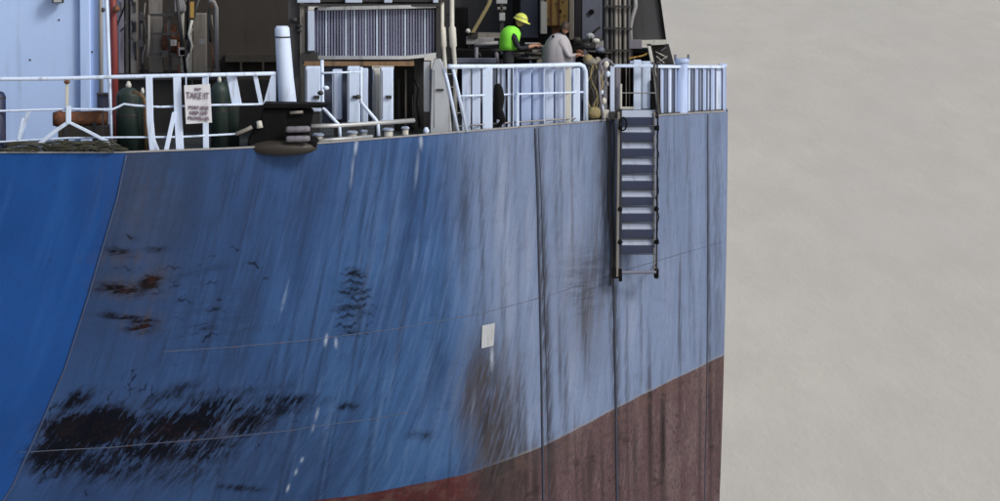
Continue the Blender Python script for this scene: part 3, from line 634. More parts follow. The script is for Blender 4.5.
outl = [(247, 143), (250, 150), (262, 153), (285, 154.5), (305, 151), (317, 147), (317, 143), (308, 141), (311, 126), (313, 115), (304, 109), (268, 109), (262, 112), (261, 121), (254, 130)]
cx, cy = 285, 135
front = [W(a_, b_, Df+.04*abs(a_-cx)/30) for a_, b_ in outl]
n_ = len(front)
mb.add(front+[p_+Vector((0, .7, .06)) for p_ in front], [tuple(range(n_)), tuple(range(n_, 2*n_))[::-1]]+[(i, (i+1) % n_, n_+(i+1) % n_, n_+i) for i in range(n_)])
mb.build('frame', 'rubber', fl, bevel=.02)
mb = MB(); c0 = W(282, 147.5, Df+.15); mb.blob(c0, (.68, .28, .165), 22, 10); mb.build('lip', 'brownblack', fl, smooth=True)
for yy in (129.5, 139):
    mb = MB(); a_ = W(286, yy, Df-.13); b_ = W(310, yy-.5, Df-.13)
    mb.tube([a_, a_+Vector((.04, 0, 0)), b_-Vector((.04, 0, 0)), b_], [.04, .06, .06, .04], 14); mb.build('roller', 'mauve', fl, smooth=True)
mb = MB(); mb.tube([W(259, 121, Df-.02), W(260, 128, Df-.04)], [.05, .06], 10); mb.build('pin', 'cream', fl, smooth=True)
mb = MB(); mb.tube([W(290, 113, Df-.03), W(303, 112, Df-.03)], .03, 8); mb.build('pin', 'greige', fl, smooth=True)
mb = MB(); mb.tube([W(236, 134, D0+.4), W(246, 130, Df), W(252, 127, Df)], .04, 8); mb.build('arm', 'greige', fl, smooth=True)
mb = MB(); mb.quadbox([W(262, 108, Df-.06), W(322, 108, Df-.06), W(331, 104.5, Df-.06), W(264, 103.5, Df-.06)], (0, .7, .0)); mb.build('top_plate', 'rubber', fl)

# ------------------------------------------------------------------ cooler bank
ck = thing('cooler_bank', 'large ribbed grey-blue cooler bank with many vertical fins on a dark frame', 'cooler', W(370, 130, 117))
Dc = 116.9
def bow(px): return .25*((px-372)/66.0)**2      # the front bows towards the camera
def ctop(px): return 8.5-0*px+ (1.2 if px > 415 else 0)*(px-415)/22
def cbot(px): return 57.5-(max(0, px-405)/32)**1.3*3.5
finm = None
for i in range(43):
    px = 315+i*2.82
    a_ = W(px, 9.5, Dc+bow(px)); b_ = W(px, cbot(px)-1, Dc+bow(px)); hgt_ = a_.z-b_.z
    if finm is None or True:
        wd = .036 if i % 3 else .030
        mb = MB(); mb.box(a_.x-wd/2, a_.x+wd/2, a_.y, a_.y+.10, b_.z, a_.z); o = mb.build('fin', 'finpale' if i % 7 == 4 or i in (14, 22) else 'fin', ck)
pbox(307.5, 11, 314, 51, Dc-.12, .3).build('end_plate', 'finpale', ck, bevel=.01)
pbox(314, 9, 436, 56, Dc+.36, .8).build('core', 'core', ck)
for nm, yy in (('top_rail', 7.5), ('bottom_rail', 57.5)):
    pts = []
    for px in np.linspace(318, 436, 14):
        y_ = yy if nm == 'top_rail' else cbot(px)
        if nm == 'top_rail': y_ = 8.5-(px-318)*.02
        pts.append(W(px, y_, Dc-.06+bow(px)*.9))
    mb = MB(); mb.rail(pts, .065, .14); mb.build(nm, 'alum', ck)
pbox(300, 4, 440, 6.5, Dc-.05, 1.2).build('frame_beam', 'dark', ck)
pbox(302, 53, 318, 62, Dc-.05, 1.2).build('frame_beam', 'dark', ck); pbox(318, 59.5, 414, 62.5, Dc+.0, 1.1).build('frame_beam', 'dark', ck)
pbox(300, 2, 305, 64, Dc, .2).build('frame_post', 'greige', ck); pbox(436, 2, 441, 58, Dc+.1, .9).build('frame_post', 'dark', ck)
pbox(305, 5, 308, 55, Dc-.02, .2).build('frame_post', 'dark', ck)
pbox(304, 61.5, 414, 66, Dc-.1, .5).build('channel', 'orange', ck)
pbox(288, 2, 299, 137, Dc+.1, .6).build('column', 'darkgrey', ck); pbox(414, 58, 424, 137, Dc+1.0, .5).build('column', 'dark', ck)
pbox(288, -60, 445, 2, Dc+.1, .9).build('header', 'dark', ck)
for x0_, x1_, y0_ in ((297, 320, -4), (384, 392, -4), (345, 362, -6), (433, 438, -3)):
    pbox(x0_, y0_, x1_, 3.0, Dc-.02, .12).build('fitting', 'finpale', ck, bevel=.01)
for x_, y_ in ((288, 20), (294, 26), (294, 31)):
    q = W(x_+6, y_, Dc+.05); mb = MB(); mb.blob(q, (.08, .06, .06)); mb.build('clamp', 'dark', ck, smooth=True)
mb = MB(); mb.tube([W(309, 62, Dc-.05), W(321, 73, Dc-.03)], .03, 8); mb.build('stay', 'dark', ck)
# white cabinets below the cooler
for (x0_, x1_, y0_, y1_, Dz, mt, lab) in (
    (305, 321, 67, 112, 116.2, 'white', 'white cabinet at the left end below the cooler'),
    (332, 342, 70, 120, 116.4, 'bulwark2', 'narrow grey-white cabinet second from the left below the cooler'),
    (347, 360, 67, 123, 116.2, 'white', 'bright white cabinet in the middle below the cooler'),
    (361, 368, 69, 124, 116.35, 'bulwark2', 'slim grey cabinet touching the middle white one'),
    (373, 380, 68, 124, 116.7, 'cream', 'thin beige cabinet beside the rightmost white one'),
    (380.6, 393, 68, 122, 116.2, 'white', 'rightmost white cabinet below the cooler')):
    zbase = zd((x0_+x1_)/2)-.02
    lo = thing('cabinet', lab, 'cabinet', Vector((W((x0_+x1_)/2, 100, Dz).x, Dz+.2, zbase)), 'white cabinets under the cooler')
    a_ = W(x0_, y0_, Dz); b_ = W(x1_, y1_, Dz)
    mb = MB(); mb.box(a_.x, b_.x, Dz, Dz+.4, b_.z, a_.z); mb.build('body', mt, lo, bevel=.02)
    mb = MB(); mb.box(a_.x+.03, b_.x-.03, Dz+.05, Dz+.35, zbase, b_.z+.01); mb.build('plinth', 'dark', lo)
    mb = MB(); mb.box(a_.x+.03, a_.x+.045, Dz-.012, Dz, b_.z+.06, a_.z-.06); mb.build('door_edge', 'pipe_grey', lo)
    if x1_-x0_ > 11:
        m_ = W(x1_-4, 97, Dz); mb = MB(); mb.box(m_.x-.06, m_.x+.05, Dz-.05, Dz, m_.z-.03, m_.z+.03); mb.build('latch', 'dark', lo)
pbox(322, 66, 372, 123, 117.1, .2).build('panel', 'slate', thing('backing_panel', 'shaded slate panel behind the white cabinets', 'panel', W(347, 136, 117.1)))
# cranked white pipe stanchions and low rail in front
sr = thing('pipe_railing', 'low white pipe railing with two cranked stanchions in front of the cabinets', 'railing', epx(350, .1))
for pts in ([(322, 60), (322.5, 108), (325, 110), (338, 124), (339.5, 128), (340, 138.5)], [(361, 67), (361, 102), (364, 106), (376, 120), (378, 125), (378.5, 136)]):
    Ds = De(pts[-1][0])+.1
    mb = MB(); mb.tube([W(a_, b_, Ds) for a_, b_ in pts], .034, 8); mb.build('stanchion', 'white', sr, smooth=True)
mb = MB(); mb.tube([W(308, 126.5, De(308)+.12), W(340, 125.5, De(340)+.12), W(378, 123, De(378)+.12), W(414, 120.5, De(414)+.2)], .045, 10); mb.build('rail', 'alum', sr, smooth=True)
mb = MB(); mb.tube([W(322, 73, De(322)+.25), W(361, 72, De(361)+.2)], .02, 8); mb.build('rail', 'white', sr, smooth=True)
for a_, b_ in ((320.5, 93), (358, 97), (326, 88)):
    q = W(a_, b_, De(a_)+.05); mb = MB(); mb.blob(q, (.06, .05, .045)); mb.build('clamp', 'dark' if a_ < 325 or a_ > 350 else 'white', sr, smooth=True)
for px, rr in ((318, .10), (352, .10), (364, .06), (388, .10), (405, .07)):
    q = epx(px, .45); bo = thing('bitt', {318: 'white bitt below the left end cabinet', 352: 'wide white bitt between the two cranked stanchions', 364: 'small white bitt just left of the second stanchion', 388: 'white bitt right of the second stanchion', 405: 'dull bitt at the dark opening, rightmost of the row'}[px], 'bitt', q, 'bitts along the deck edge under the cooler')
    mb = MB(); mb.lathe(q, [(rr, 0), (rr*.9, .02), (rr*.9, .12)], 14); mb.build('post', 'cream', bo, smooth=True)
    mb = MB(); mb.lathe(q, [(rr*1.12, .12), (rr*1.12, .15), (rr*.8, .17)], 14); mb.build('cap', 'white', bo, smooth=True)
ml = thing('pipe', 'grey pipe lying along the deck edge right of the fairlead', 'pipe', epx(345, .15))
mb = MB(); mb.tube([epx(x_, .0, .06) for x_ in (318, 340, 372)], .035, 8); mb.build('tube', 'alum', ml, smooth=True)

# dark recess beyond (x 395-428) and rusty deck gear
dr_ = thing('hatch_coaming', 'dark rusty hatch coaming in the gap between cabinets and grey locker', 'hatch', epx(411, 1.5))
pbox(394, 66, 430, 131, 118.3, 2.0).build('wall', 'brownblack', dr_)
for x_, y0_, y1_ in ((398, 80, 127), (405, 70, 127), (412, 95, 127)): pbox(x_, y0_, x_+1.6, y1_, 117.9, .08).build('stiffener', 'greige' if x_ == 405 else 'dark', dr_)
mb = MB(); mb.tube([W(414, 80, 117.6), W(419, 88, 117.6), W(417, 104, 117.7), W(420, 127, 117.7)], .03, 8); mb.build('hose', 'dark', dr_, smooth=True)

# grey locker with rounded shoulder
lk = thing('locker', 'pale grey upright locker with rounded shoulder left of the inclined ladder', 'locker', epx(440, .3))
Dl = De(440)+.3
outl = [(430, 133), (450, 131.5), (452, 131), (449, 100), (444, 72), (443, 64), (440, 59), (434, 60), (432, 68), (431, 100)]
front = [W(a_, b_, Dl) for a_, b_ in outl]; n_ = len(front)
front[0].z = front[1].z = front[2].z = zd(440)-.02
mb = MB(); mb.add(front+[p_+Vector((0, .5, 0)) for p_ in front], [tuple(range(n_)), tuple(range(n_, 2*n_))[::-1]]+[(i, (i+1) % n_, n_+(i+1) % n_, n_+i) for i in range(n_)])
mb.build('body', 'locker', lk, bevel=.015)
pbox(423.5, 62, 430, 112, Dl+.15, .35).build('side_cabinet', 'locker', lk, bevel=.012)
pbox(425, 112, 429, 134, Dl+.2, .25).build('leg', 'dark', lk)
mb = MB(); q = W(440, 90, Dl-.02); mb.box(q.x-.07, q.x+.07, Dl-.03, Dl, q.z-.02, q.z+.02); mb.build('handle', 'dark', lk)
mb = MB(); mb.box(W(434, 100, Dl).x, W(434.7, 100, Dl).x, Dl-.012, Dl, W(434, 128, Dl).z, W(434, 70, Dl).z); mb.build('door_edge', 'pipe_grey', lk)
mb = MB(); q = epx(426, .2); mb.lathe(q, [(.05, 0), (.06, .08), (.03, .14)], 10); mb.build('foot', 'white', lk, smooth=True)

# twin vertical poles and the inclined ladder
tp = thing('davit_posts', 'pair of worn pale upright davit posts with thickened joints above the ladder', 'post', W(448, 128, 117.2))
for x0_, x1_ in ((441.5, 445.5), (451.5, 455.5)):
    mb = MB(); mb.tube([W(x0_, -60, 117.1), W(x0_+.5, 26, 117.1), W(x0_+.8, 28, 117.1), W(x0_+1.8, 46, 117.1), W(x0_+2, 48, 117.1), W(x0_+3.5, 64, 117.1), W(x0_+4, 131, 117.1)], [.045, .045, .07, .07, .045, .04, .04], 10)
    mb.build('post', 'cream', tp, smooth=True)
for yy in (14, 40, 58): mb = MB(); mb.tube([W(442, yy, 117.14), W(453, yy+.5, 117.14)], .02, 6); mb.build('rung', 'dark', tp)
il = thing('boarding_ladder', 'thin white inclined ladder leaning against the rail right of the grey locker', 'ladder', epx(460, .1))
Di = De(455)+.12
for a_ in ([(444, 68), (448, 84), (458.5, 133.5)], [(452.5, 67), (456, 82), (467, 132)]):
    mb = MB(); mb.tube([W(p_[0], p_[1], Di-.0) for p_ in a_], .032, 8); mb.build('side_rail', 'white', il, smooth=True)
for i in range(5):
    t_ = i/5+.1; a_ = W(444+14.5*t_, 68+65*t_, Di); b_ = W(452.5+14.5*t_, 67+65*t_, Di); mb = MB(); mb.tube([a_, b_], .010, 6); mb.build('rung', 'pipe_grey', il)

# ------------------------------------------------------------------ centre bulwark (x 462-590)
cb = thing('bulwark_fence', 'white and cream open bulwark of upright plates and rounded rail below the workers', 'fence', epx(525, .1))
def dC(px): return De(px)+.12
def ztopC(px): return W(px, float(np.interp(px, [448, 500, 545, 584], [66.5, 66.5, 65.5, 64.5])), dC(px)).z
def upr(x0_, x1_, ytop, ybot, off, mat, nm='upright_plate', dp=.05, par=None):
    par = par or cb
    Dd = De((x0_+x1_)/2)+off; a_ = W(x0_, 100, Dd); b_ = W(x1_, 100, Dd)
    zt_ = W(x0_, ytop, Dd).z; zb_ = max(W(x0_, ybot, Dd).z, zd(x0_)-.02) if ybot < 118 else zd(x0_)-.02
    if ybot >= 118: zb_ = zd(x0_)-.01
    mb = MB(); mb.box(a_.x, b_.x, Dd, Dd+dp, zb_, zt_); return mb.build(nm, mat, par, bevel=.008)
for x0_, x1_, off, mt in ((462, 470.5, .25, 'bulwark2'), (472, 480.3, .22, 'bulwark2'), (482.5, 492.5, .08, 'white'), (496.5, 499.5, .3, 'bulwark2'), (501.5, 505, .3, 'bulwark2'), (507.5, 511, .15, 'white'), (513.5, 519, .25, 'bulwark'), (521, 531, .30, 'bulwark'), (532.5, 543.5, .28, 'bulwark'),
                          (545, 553.5, .30, 'bulwark2'), (555, 563, .30, 'bulwark2'), (565, 571, .15, 'cream'), (573, 580, .12, 'white')):
    upr(x0_, x1_, 68, 130, off, mt)
for x0_, x1_, off in ((497, 499.5, .3), (503, 505.5, .3), (516, 517.2, .05), (512.5, 513.6, .05), (543.6, 545, .12), (564, 565, .1), (583.5, 585, .1)):
    upr(x0_, x1_, 68, 130, off, 'bulwark2', 'stiffener')
pbox(462, 70, 584, 128, 119.6, .1).build('backing', 'slate', cb)
a_ = epx(519, .48); b_ = epx(582, .48); mb = MB(); mb.quadbox([(a_.x, a_.y, zd(519)), (b_.x, b_.y, zd(582)), (b_.x, b_.y, W(582, 69, b_.y).z), (a_.x, a_.y, W(519, 69, a_.y).z)], (0, .03, 0)); mb.build('backing', 'bulwark', cb)
mb = MB(); pts = [Vector((epx(x_).x, dC(x_), ztopC(x_))) for x_ in range(448, 583, 6)]
pts += [W(583.5, 66.5, dC(583)), W(585.5, 71, dC(584)), W(586, 80, dC(585)), W(586, 121, dC(585))]
mb.tube(pts, .045, 10); mb.build('top_rail', 'white', cb, smooth=True)
mb = MB(); mb.tube([W(x_, float(np.interp(x_, [460, 586], [96, 92])), dC(x_)+.02) for x_ in range(460, 587, 9)], .020, 8); mb.build('middle_rail', 'white', cb, smooth=True)
mb = MB(); mb.tube([W(x_, float(np.interp(x_, [460, 586], [126, 117.5])), dC(x_)+.02) for x_ in range(470, 587, 9)], .016, 8); mb.build('lower_rail', 'pipe_grey', cb, smooth=True)
mb = MB(); mb.tube([W(518, 92, dC(518)-.06), W(518, 126.5, dC(518)-.06)], .022, 8); mb.build('stanchion', 'white', cb)
fd = thing('hanging_bag', 'limp black bag hanging behind the centre bulwark rail', 'bag', epx(498, .05))
mb = MB(); Dh = De(498)+.02
mb.tube([W(497, 84, Dh), W(498, 88, Dh), W(499, 98, Dh), W(498.5, 110, Dh), W(500, 117, Dh), W(503, 121, Dh), W(497, 127, Dh)], [.05, .09, .115, .085, .10, .06, .03], 12); mb.build('bag', 'rubber', fd, smooth=True)
mb = MB(); mb.tube([W(497, 67, Dh+.06), W(497, 85, Dh)], .012, 6); mb.build('strap', 'rubber', fd)

# canvas and rope bundle (x 585-603)
cv = thing('canvas_bundle', 'stained beige canvas and ochre rope bundle hanging between the two bulwarks', 'canvas', epx(594, .1))
Dv = De(594)+.12
mb = MB()
gx, gy = 13, 22; vs = []
for j in range(gy):
    for i in range(gx):
        px = 586+i*18/(gx-1)+random.uniform(-.4, .4); py = 60+j*60/(gy-1)
        dd = .07*math.sin(i*1.5+j*.25)+.05*math.sin(i*.7-j*.5)+random.uniform(-.012, .012)
        vs.append(W(px, py+3*math.sin(i*.6)*(1 if j == 0 else 0), Dv+dd+.1))
k0 = len(vs); vs += [v+Vector((0, .12, 0)) for v in vs]
fs = []
for j in range(gy-1):
    for i in range(gx-1):
        a_ = j*gx+i; fs += [(a_, a_+1, a_+gx+1, a_+gx), (k0+a_, k0+a_+gx, k0+a_+gx+1, k0+a_+1)]
rim = [i for i in range(gx)]+[j*gx+gx-1 for j in range(1, gy)]+[(gy-1)*gx+i for i in range(gx-2, -1, -1)]+[j*gx for j in range(gy-2, 0, -1)]
for a_, b_ in zip(rim, rim[1:]+rim[:1]): fs.append((a_, b_, k0+b_, k0+a_))
mb.add(vs, fs); mb.build('sheet', 'canvas', cv, smooth=True)
for k_ in range(6):
    pts = []; x0_ = 587+random.random()*12
    for j in range(9): pts.append(W(x0_+4*math.sin(j*.9+k_)+random.uniform(-1, 1), 62+j*7+random.uniform(-1, 1), Dv-.02))
    mb = MB(); mb.tube(pts, .018, 6); mb.build('rope', 'ropeyellow' if k_ % 2 else 'dark', cv, smooth=True)
mb = MB(); mb.blob(W(594, 113, Dv-.02), (.15, .1, .12), wob=.25); mb.build('knot', 'ropeyellow', cv, smooth=True)
mb = MB(); mb.blob(W(588, 59, Dv+.05), (.10, .1, .09), wob=.3); mb.build('knot', 'ropeyellow', cv, smooth=True)
mb = MB(); mb.blob(W(592, 62, Dv+.05), (.16, .12, .08), wob=.3); mb.build('knot', 'canvas', cv, smooth=True)

# ------------------------------------------------------------------ gateway over the stern ladder (x 600-656)
gw = thing('boarding_gate', 'grey-white boarding gate frame with a dark opening above the stern ladder', 'gate', epx(630, .1))
def g(x0_, y0_, x1_, y1_, off, dep, mt, nm, bv=.008):
    D = De((x0_+x1_)/2)+off; return pbox(x0_, y0_, x1_, y1_, D, dep).build(nm, mt, gw, bevel=bv)
g(612, 64.5, 653, 67.5, .0, .12, 'white', 'top_rail'); g(603, 68, 607, 118, .1, .1, 'mauve', 'upright'); g(610, 66, 614.5, 116, .05, .12, 'bulwark2', 'upright')
g(615.5, 68, 620, 112, .15, .1, 'mauve', 'upright'); g(620, 84, 622, 109, .0, .06, 'cream', 'upright')
g(621, 67.5, 634, 108, .5, .1, 'rubber', 'dark_opening_sheet'); g(625.5, 68, 626.6, 108, .4, .06, 'greige', 'rod'); g(629, 68, 630, 108, .4, .06, 'greige', 'rod')  # black sheet stands in for the shaded interior of the opening
g(633.5, 60, 641, 110, .2, .1, 'white', 'upright'); g(641.8, 66, 650.5, 109, .25, .1, 'white', 'upright'); g(630, 61.5, 652, 66, .3, .15, 'white', 'cap')
g(650.5, 80, 656, 111, .1, .3, 'rubber', 'toolbox'); g(614, 92.5, 656, 93.6, .0, .05, 'pipe_grey', 'middle_rail')
g(620, 107, 634, 109.5, .0, .1, 'cream', 'threshold')
g(612, 110.5, 658, 113.5, -.12, .35, 'dark', 'platform')
for x_, y_, r_ in ((601, 68, .05), (606, 64, .06), (602, 78, .05), (601.5, 92, .04), (600, 88, .04), (604, 101, .05), (607, 84, .04), (601, 108, .06), (608, 74, .045)):
    mb = MB(); mb.blob(W(x_, y_, De(604)+.02), (r_, r_*.8, r_*1.3), wob=.2); mb.build('clamp', random.choice(['white', 'mauve', 'dark', 'cream']), gw, smooth=True)
mb = MB(); mb.tube([W(599, 70, De(600)), W(601, 62, De(600)), W(606, 59, De(604)), W(611, 62, De(610)), W(614, 66, De(610))], .03, 8); mb.build('handrail', 'mauve', gw, smooth=True)
mb = MB(); mb.tube([W(599, 70, De(600)), W(600, 95, De(600)), W(603, 120, De(600)-.03)], .025, 8); mb.build('handrail', 'mauve', gw, smooth=True)
g(609, 112, 615, 120, -.15, .2, 'dark', 'hinge'); g(602, 110, 609, 119, .0, .1, 'cream', 'hinge')
# diagonal worn leg from gantry down past the gate
dg = thing('stay_post', 'worn beige stay leg slanting down through the right bulwark to the ladder head', 'post', epx(660, .0))
mb = MB(); mb.bar([W(649, 46, De(655)-.05), W(655, 76, De(655)-.08), W(659, 113, De(655)-.12)], .065, .06); mb.build('leg', 'cream', dg, bevel=.01)
mb = MB(); mb.bar([W(653, 62, De(655)-.12), W(657, 85, De(655)-.14), W(660.5, 113, De(655)-.16)], .03, .04); mb.build('edge_strip', 'dark', dg)

# ------------------------------------------------------------------ right corrugated bulwark
rb = thing('corner_bulwark', 'pale blue corrugated bulwark with white cap at the right stern corner', 'bulwark', epx(690, .1))
segs = [(657, 661, 'mauve'), (661.8, 664.8, 'bulwark'), (665.6, 668.8, 'bulwark2'), (669.6, 672.6, 'white'), (673.2, 675.8, 'bulwark'), (688.6, 691.4, 'white'), (692.2, 695.6, 'bulwark2'), (696.6, 699.4, 'bulwark'), (700.2, 703.6, 'bulwark2'), (704.6, 707.2, 'bulwark'), (708, 711.6, 'white'), (712.6, 715.6, 'bulwark'), (716.4, 723.5, 'bulwark2')]
for i, (x0_, x1_, mt) in enumerate(segs):
    off = .10 if i % 2 else .16
    a_ = epx(x0_, off); b_ = epx(x1_, off)
    zt_ = W(x0_, 67.5, a_.y).z
    mb = MB(); mb.quadbox([(a_.x, a_.y, zd(x0_)-.01), (b_.x, b_.y, zd(x1_)-.01), (b_.x, b_.y, zt_), (a_.x, a_.y, zt_)], (0, .06, 0)); mb.build('corrugated_panel', mt, rb, bevel=.01)
    # edge rib beside each panel
    c_ = epx(x1_+.35, .07); mb = MB(); mb.box(c_.x-.012, c_.x+.012, c_.y, c_.y+.14, zd(x1_)-.01, zt_-.01); mb.build('rib', 'slate' if i % 2 else 'bulwark2', rb)
e0 = epx(657, .20); e1 = epx(723.5, .20)
mb = MB(); mb.quadbox([(e0.x, e0.y, zd(657)), (e1.x-.03, e1.y, zd(723)), (e1.x-.03, e1.y, W(720, 69, e1.y).z), (e0.x, e0.y, W(657, 69, e0.y).z)], (0, .04, 0)); mb.build('backing_plate', 'bulwark2', rb)
mb = MB(); mb.rail([Vector((epx(x_, .16).x, epx(x_, .16).y, W(x_, float(np.interp(x_, [655, 724], [66.2, 66.5])), epx(x_, .16).y).z)) for x_ in (656, 670, 690, 710, 724)], .05, .26); mb.build('cap_rail', 'white', rb)
mb = MB(); mb.rail([Vector((epx(x_, .08).x, epx(x_, .08).y, zd(x_)+.02)) for x_ in (660, 680, 700, 724)], .05, .1); mb.build('base_rail', 'dark', rb)
# side return running aft along the far side
e2 = epx(723.5, .1); mb = MB(); mb.box(e2.x-.0, e2.x+.06, e2.y+.0, e2.y+.7, e2.z-.02, W(720, 67, e2.y).z); mb.build('side_panel', 'bulwark', rb)
mb = MB(); mb.box(e2.x-.06, e2.x+.08, e2.y+.19, e2.y+.7, W(720, 67.0, e2.y).z, W(720, 65, e2.y).z); mb.build('cap_rail', 'white', rb)
mv = thing('mushroom_vent', 'upright pale blue vent pipe with capped head rising above the corner bulwark', 'vent', epx(681, .55))
q = epx(682, .14); zq = W(682, 60, q.y).z-q.z
mb = MB(); mb.lathe(q, [(.14, 0), (.14, .03), (.125, .04), (.125, zq)], 18); mb.build('stem', 'bulwark', mv, smooth=True)
mb = MB(); mb.lathe(q, [(.13, zq-.07), (.15, zq-.05), (.15, zq), (.14, zq+.03)], 18); mb.build('hood', 'bulwark', mv, smooth=True)
for a_ in (-.13, .13): mb = MB(); mb.lathe(q+Vector((a_, 0, 0)), [(.025, zq), (.025, zq+.11)], 8); mb.build('lug', 'slate', mv)

# ------------------------------------------------------------------ stern ladder over the side
ld = thing('stern_ladder', 'hanging ladder with flat dark blue steps on pale worn side rails down the stern', 'ladder', W(637, 279, 118.6))
DLa = 118.35
def lx(px, py, off=0): return W(px, py, DLa+(px-616)/41*.18+off)
mb = MB(); mb.bar([lx(618.6, 112), lx(617.2, 277)], .05, .07); mb.build('side_rail', 'greige', ld, bevel=.01)
mb = MB(); mb.bar([lx(621.3, 113), lx(620.8, 277)], .022, .06); mb.build('side_rail', 'dark', ld, bevel=.006)
mb = MB(); mb.bar([lx(657.2, 60), lx(657.8, 112), lx(656.5, 279)], .035, .06); mb.build('side_rail', 'dark', ld, bevel=.01)
mb = MB(); mb.bar([lx(654.4, 112, .02), lx(654.2, 276, .02)], .035, .05); mb.build('side_rail', 'greige', ld, bevel=.008)
for i, yy in enumerate([121.5, 137, 153, 169.3, 185.3, 201.5, 217.8, 233.8, 249.8]):
    a_ = lx(621.5, yy-4.2, .02); b_ = lx(655, yy+4.2, .02)
    mb = MB(); mb.quadbox([lx(621.5, yy+4.1, .02), lx(655, yy+4.1+random.uniform(-.4, .4), .02), lx(655, yy-4.0, -.01), lx(621.5, yy-4.0+random.uniform(-.3, .3), -.01)], (0, .05, .01)); mb.build('step', 'rung', ld, bevel=.006)
    mb = MB(); mb.quadbox([lx(622, yy-4.3, .03), lx(654.5, yy-4.3, .03), lx(654.5, yy-11.2, .10), lx(622, yy-11.2, .10)], (0, .02, .004)); mb.build('lit_gap_plate', 'lit_gap_plate', ld)  # added plate filling the step gap, coloured as brightly lit hull
    mb = MB(); mb.tube([lx(621, yy+4.6, -.0), lx(655.5, yy+4.6, -.0)], .008, 6); mb.build('step_bracket', 'dark', ld)
for yy in (128, 209, 242):
    for px in (620, 656.5): mb = MB(); mb.blob(lx(px, yy, -.02), (.05, .06, .05), 8, 6, wob=.2); mb.build('shackle', 'rubber', ld, smooth=True)
mb = MB(); mb.tube([lx(618, 272.5), lx(656, 272)], .035, 8); mb.build('bottom_bar', 'slate', ld)
for px, w_ in ((617, .20), (656.5, .09)):
    mb = MB(); q = lx(px, 273.5, -.03); mb.box(q.x-w_/2, q.x+w_/2, q.y, q.y+.18, q.z-.10, q.z+.09); mb.build('foot', 'rubber', ld, bevel=.015)
mb = MB(); q = lx(620.5, 278, 0); mb.box(q.x-.035, q.x+.035, q.y, q.y+.1, q.z-.07, q.z+.06); mb.build('foot', 'rubber', ld)
for yy in (118, 200, 268):      # stand-off brackets to the plating
    for px in (618, 657):
        a_ = lx(px, yy); s_ = min(a_.x, SEND-.1); dd = edge(s_)[1]-a_.z; b_ = hp(s_, dd); mb = MB(); mb.tube([a_+Vector((0, .05, 0)), b_+Vector((0, .05, 0))], .022, 6); mb.build('standoff', 'dark', ld)
# cable hanging left of ladder and braided rope on its right rail
cbx = thing('mooring_cable', 'two slack dark cables hanging down the stern left of the ladder', 'cable', hp(epx(612).x, 3.2))
for px, dk, d1 in ((607, .03, 3.3), (612.5, .015, 3.1)):
    mb = MB(); s0 = epx(px).x; mb.tube([epx(px, -.03, .05)]+[hp(s0+dk*d+.02*math.sin(d*3), d, .035) for d in np.linspace(.1, d1, 24)], .018, 6); mb.build('cable', 'dark', cbx, smooth=True)
rp = thing('lifeline_rope', 'knotted dark rope twisting down the right rail of the stern ladder', 'rope', lx(657, 242))
pts = [lx(657.6+.7*math.sin(y_*.21)+.5*math.sin(y_*.5), y_, -.08+.03*math.cos(y_*.3)) for y_ in range(112, 246, 3)]
mb = MB(); mb.tube(pts, .013, 6); mb.build('rope', 'rubber', rp, smooth=True)
rp2 = thing('coiled_rope', 'small dark coil of rope hooked at the top left of the stern ladder', 'rope', lx(623, 128))
for k_ in range(4):
    mb = MB(); c0 = lx(623, 124, -.06-.02*k_); mb.tube([c0+Vector((.07*math.cos(an), 0, .13*math.sin(an)-.0)) for an in np.linspace(0, 6.28, 14)], .018, 6); mb.build('coil', 'rubber', rp2, smooth=True)

# ------------------------------------------------------------------ gantry and gear behind the stern (x 455-672)
ga = thing('stern_gantry', 'tall dark grey gantry tower with pipes and a tapering plated arm at the stern', 'gantry', W(635, 100, 121))
zb = zd(640)-.02
def gp(x0_, x1_, y0_, y1_, D, dep, mt, nm, bv=.01):
    a_ = W(x0_, y0_, D); b_ = W(x1_, y1_, D); z0_ = zb if y1_ > 90 else b_.z
    mb = MB(); mb.box(a_.x, b_.x, D, D+dep, z0_, a_.z); return mb.build(nm, mt, ga, bevel=bv)
gp(603, 633, -80, 100, 121.2, .8, 'dark', 'tower')
for i, (px, r_, mt) in enumerate(((606, .05, 'darkgrey'), (611, .04, 'dark'), (615.5, .042, 'greige'), (619.5, .03, 'greige'), (624.5, .035, 'greige'), (628.5, .04, 'darkgrey'))):
    mb = MB(); mb.tube([W(px, -80, 121.1), W(px+.5, 64, 121.1), W(px+.5, 100, 121.1)], r_, 8); mb.build('pipe', mt, ga, smooth=True)
for yy in (6, 28, 50): 
    mb = MB(); a_ = W(604, yy, 121.0); b_ = W(632, yy+1, 121.0); mb.rail([a_, b_], .04, .05); mb.build('clamp_bar', 'dark', ga)
# tapering plated arm with lighter rim
a4 = [W(632, 41, 121.3), W(665, 39, 121.3), W(655, -30, 121.3), W(636, -30, 121.3)]
mb = MB(); mb.quadbox(a4, (0, .6, 0)); mb.build('arm_plate', 'darkgrey', ga)
mb = MB(); mb.quadbox([W(663.6, 40, 121.25), W(666.3, 40, 121.25), W(656.5, -30, 121.25), W(653.8, -30, 121.25)], (0, .75, 0)); mb.build('arm_edge', 'rubber', ga)
mb = MB(); mb.tube([W(635, -5, 121.15), W(635.5, 6, 121.15), W(632, 18, 121.15), W(630, 28, 121.15), W(631, 44, 121.1)], .045, 8); mb.build('hose', 'pipe_grey', ga, smooth=True)
mb = MB(); mb.quadbox([W(632, 46, 121.1), W(667, 44.5, 121.1), W(666.5, 40, 121.1), W(640, 40.5, 121.1)], (0, .9, 0)); mb.build('ledge', 'cream', ga)
pbox(629, 40, 642, 49, 121.05, .8).build('ledge_block', 'mauve', ga, bevel=.01)
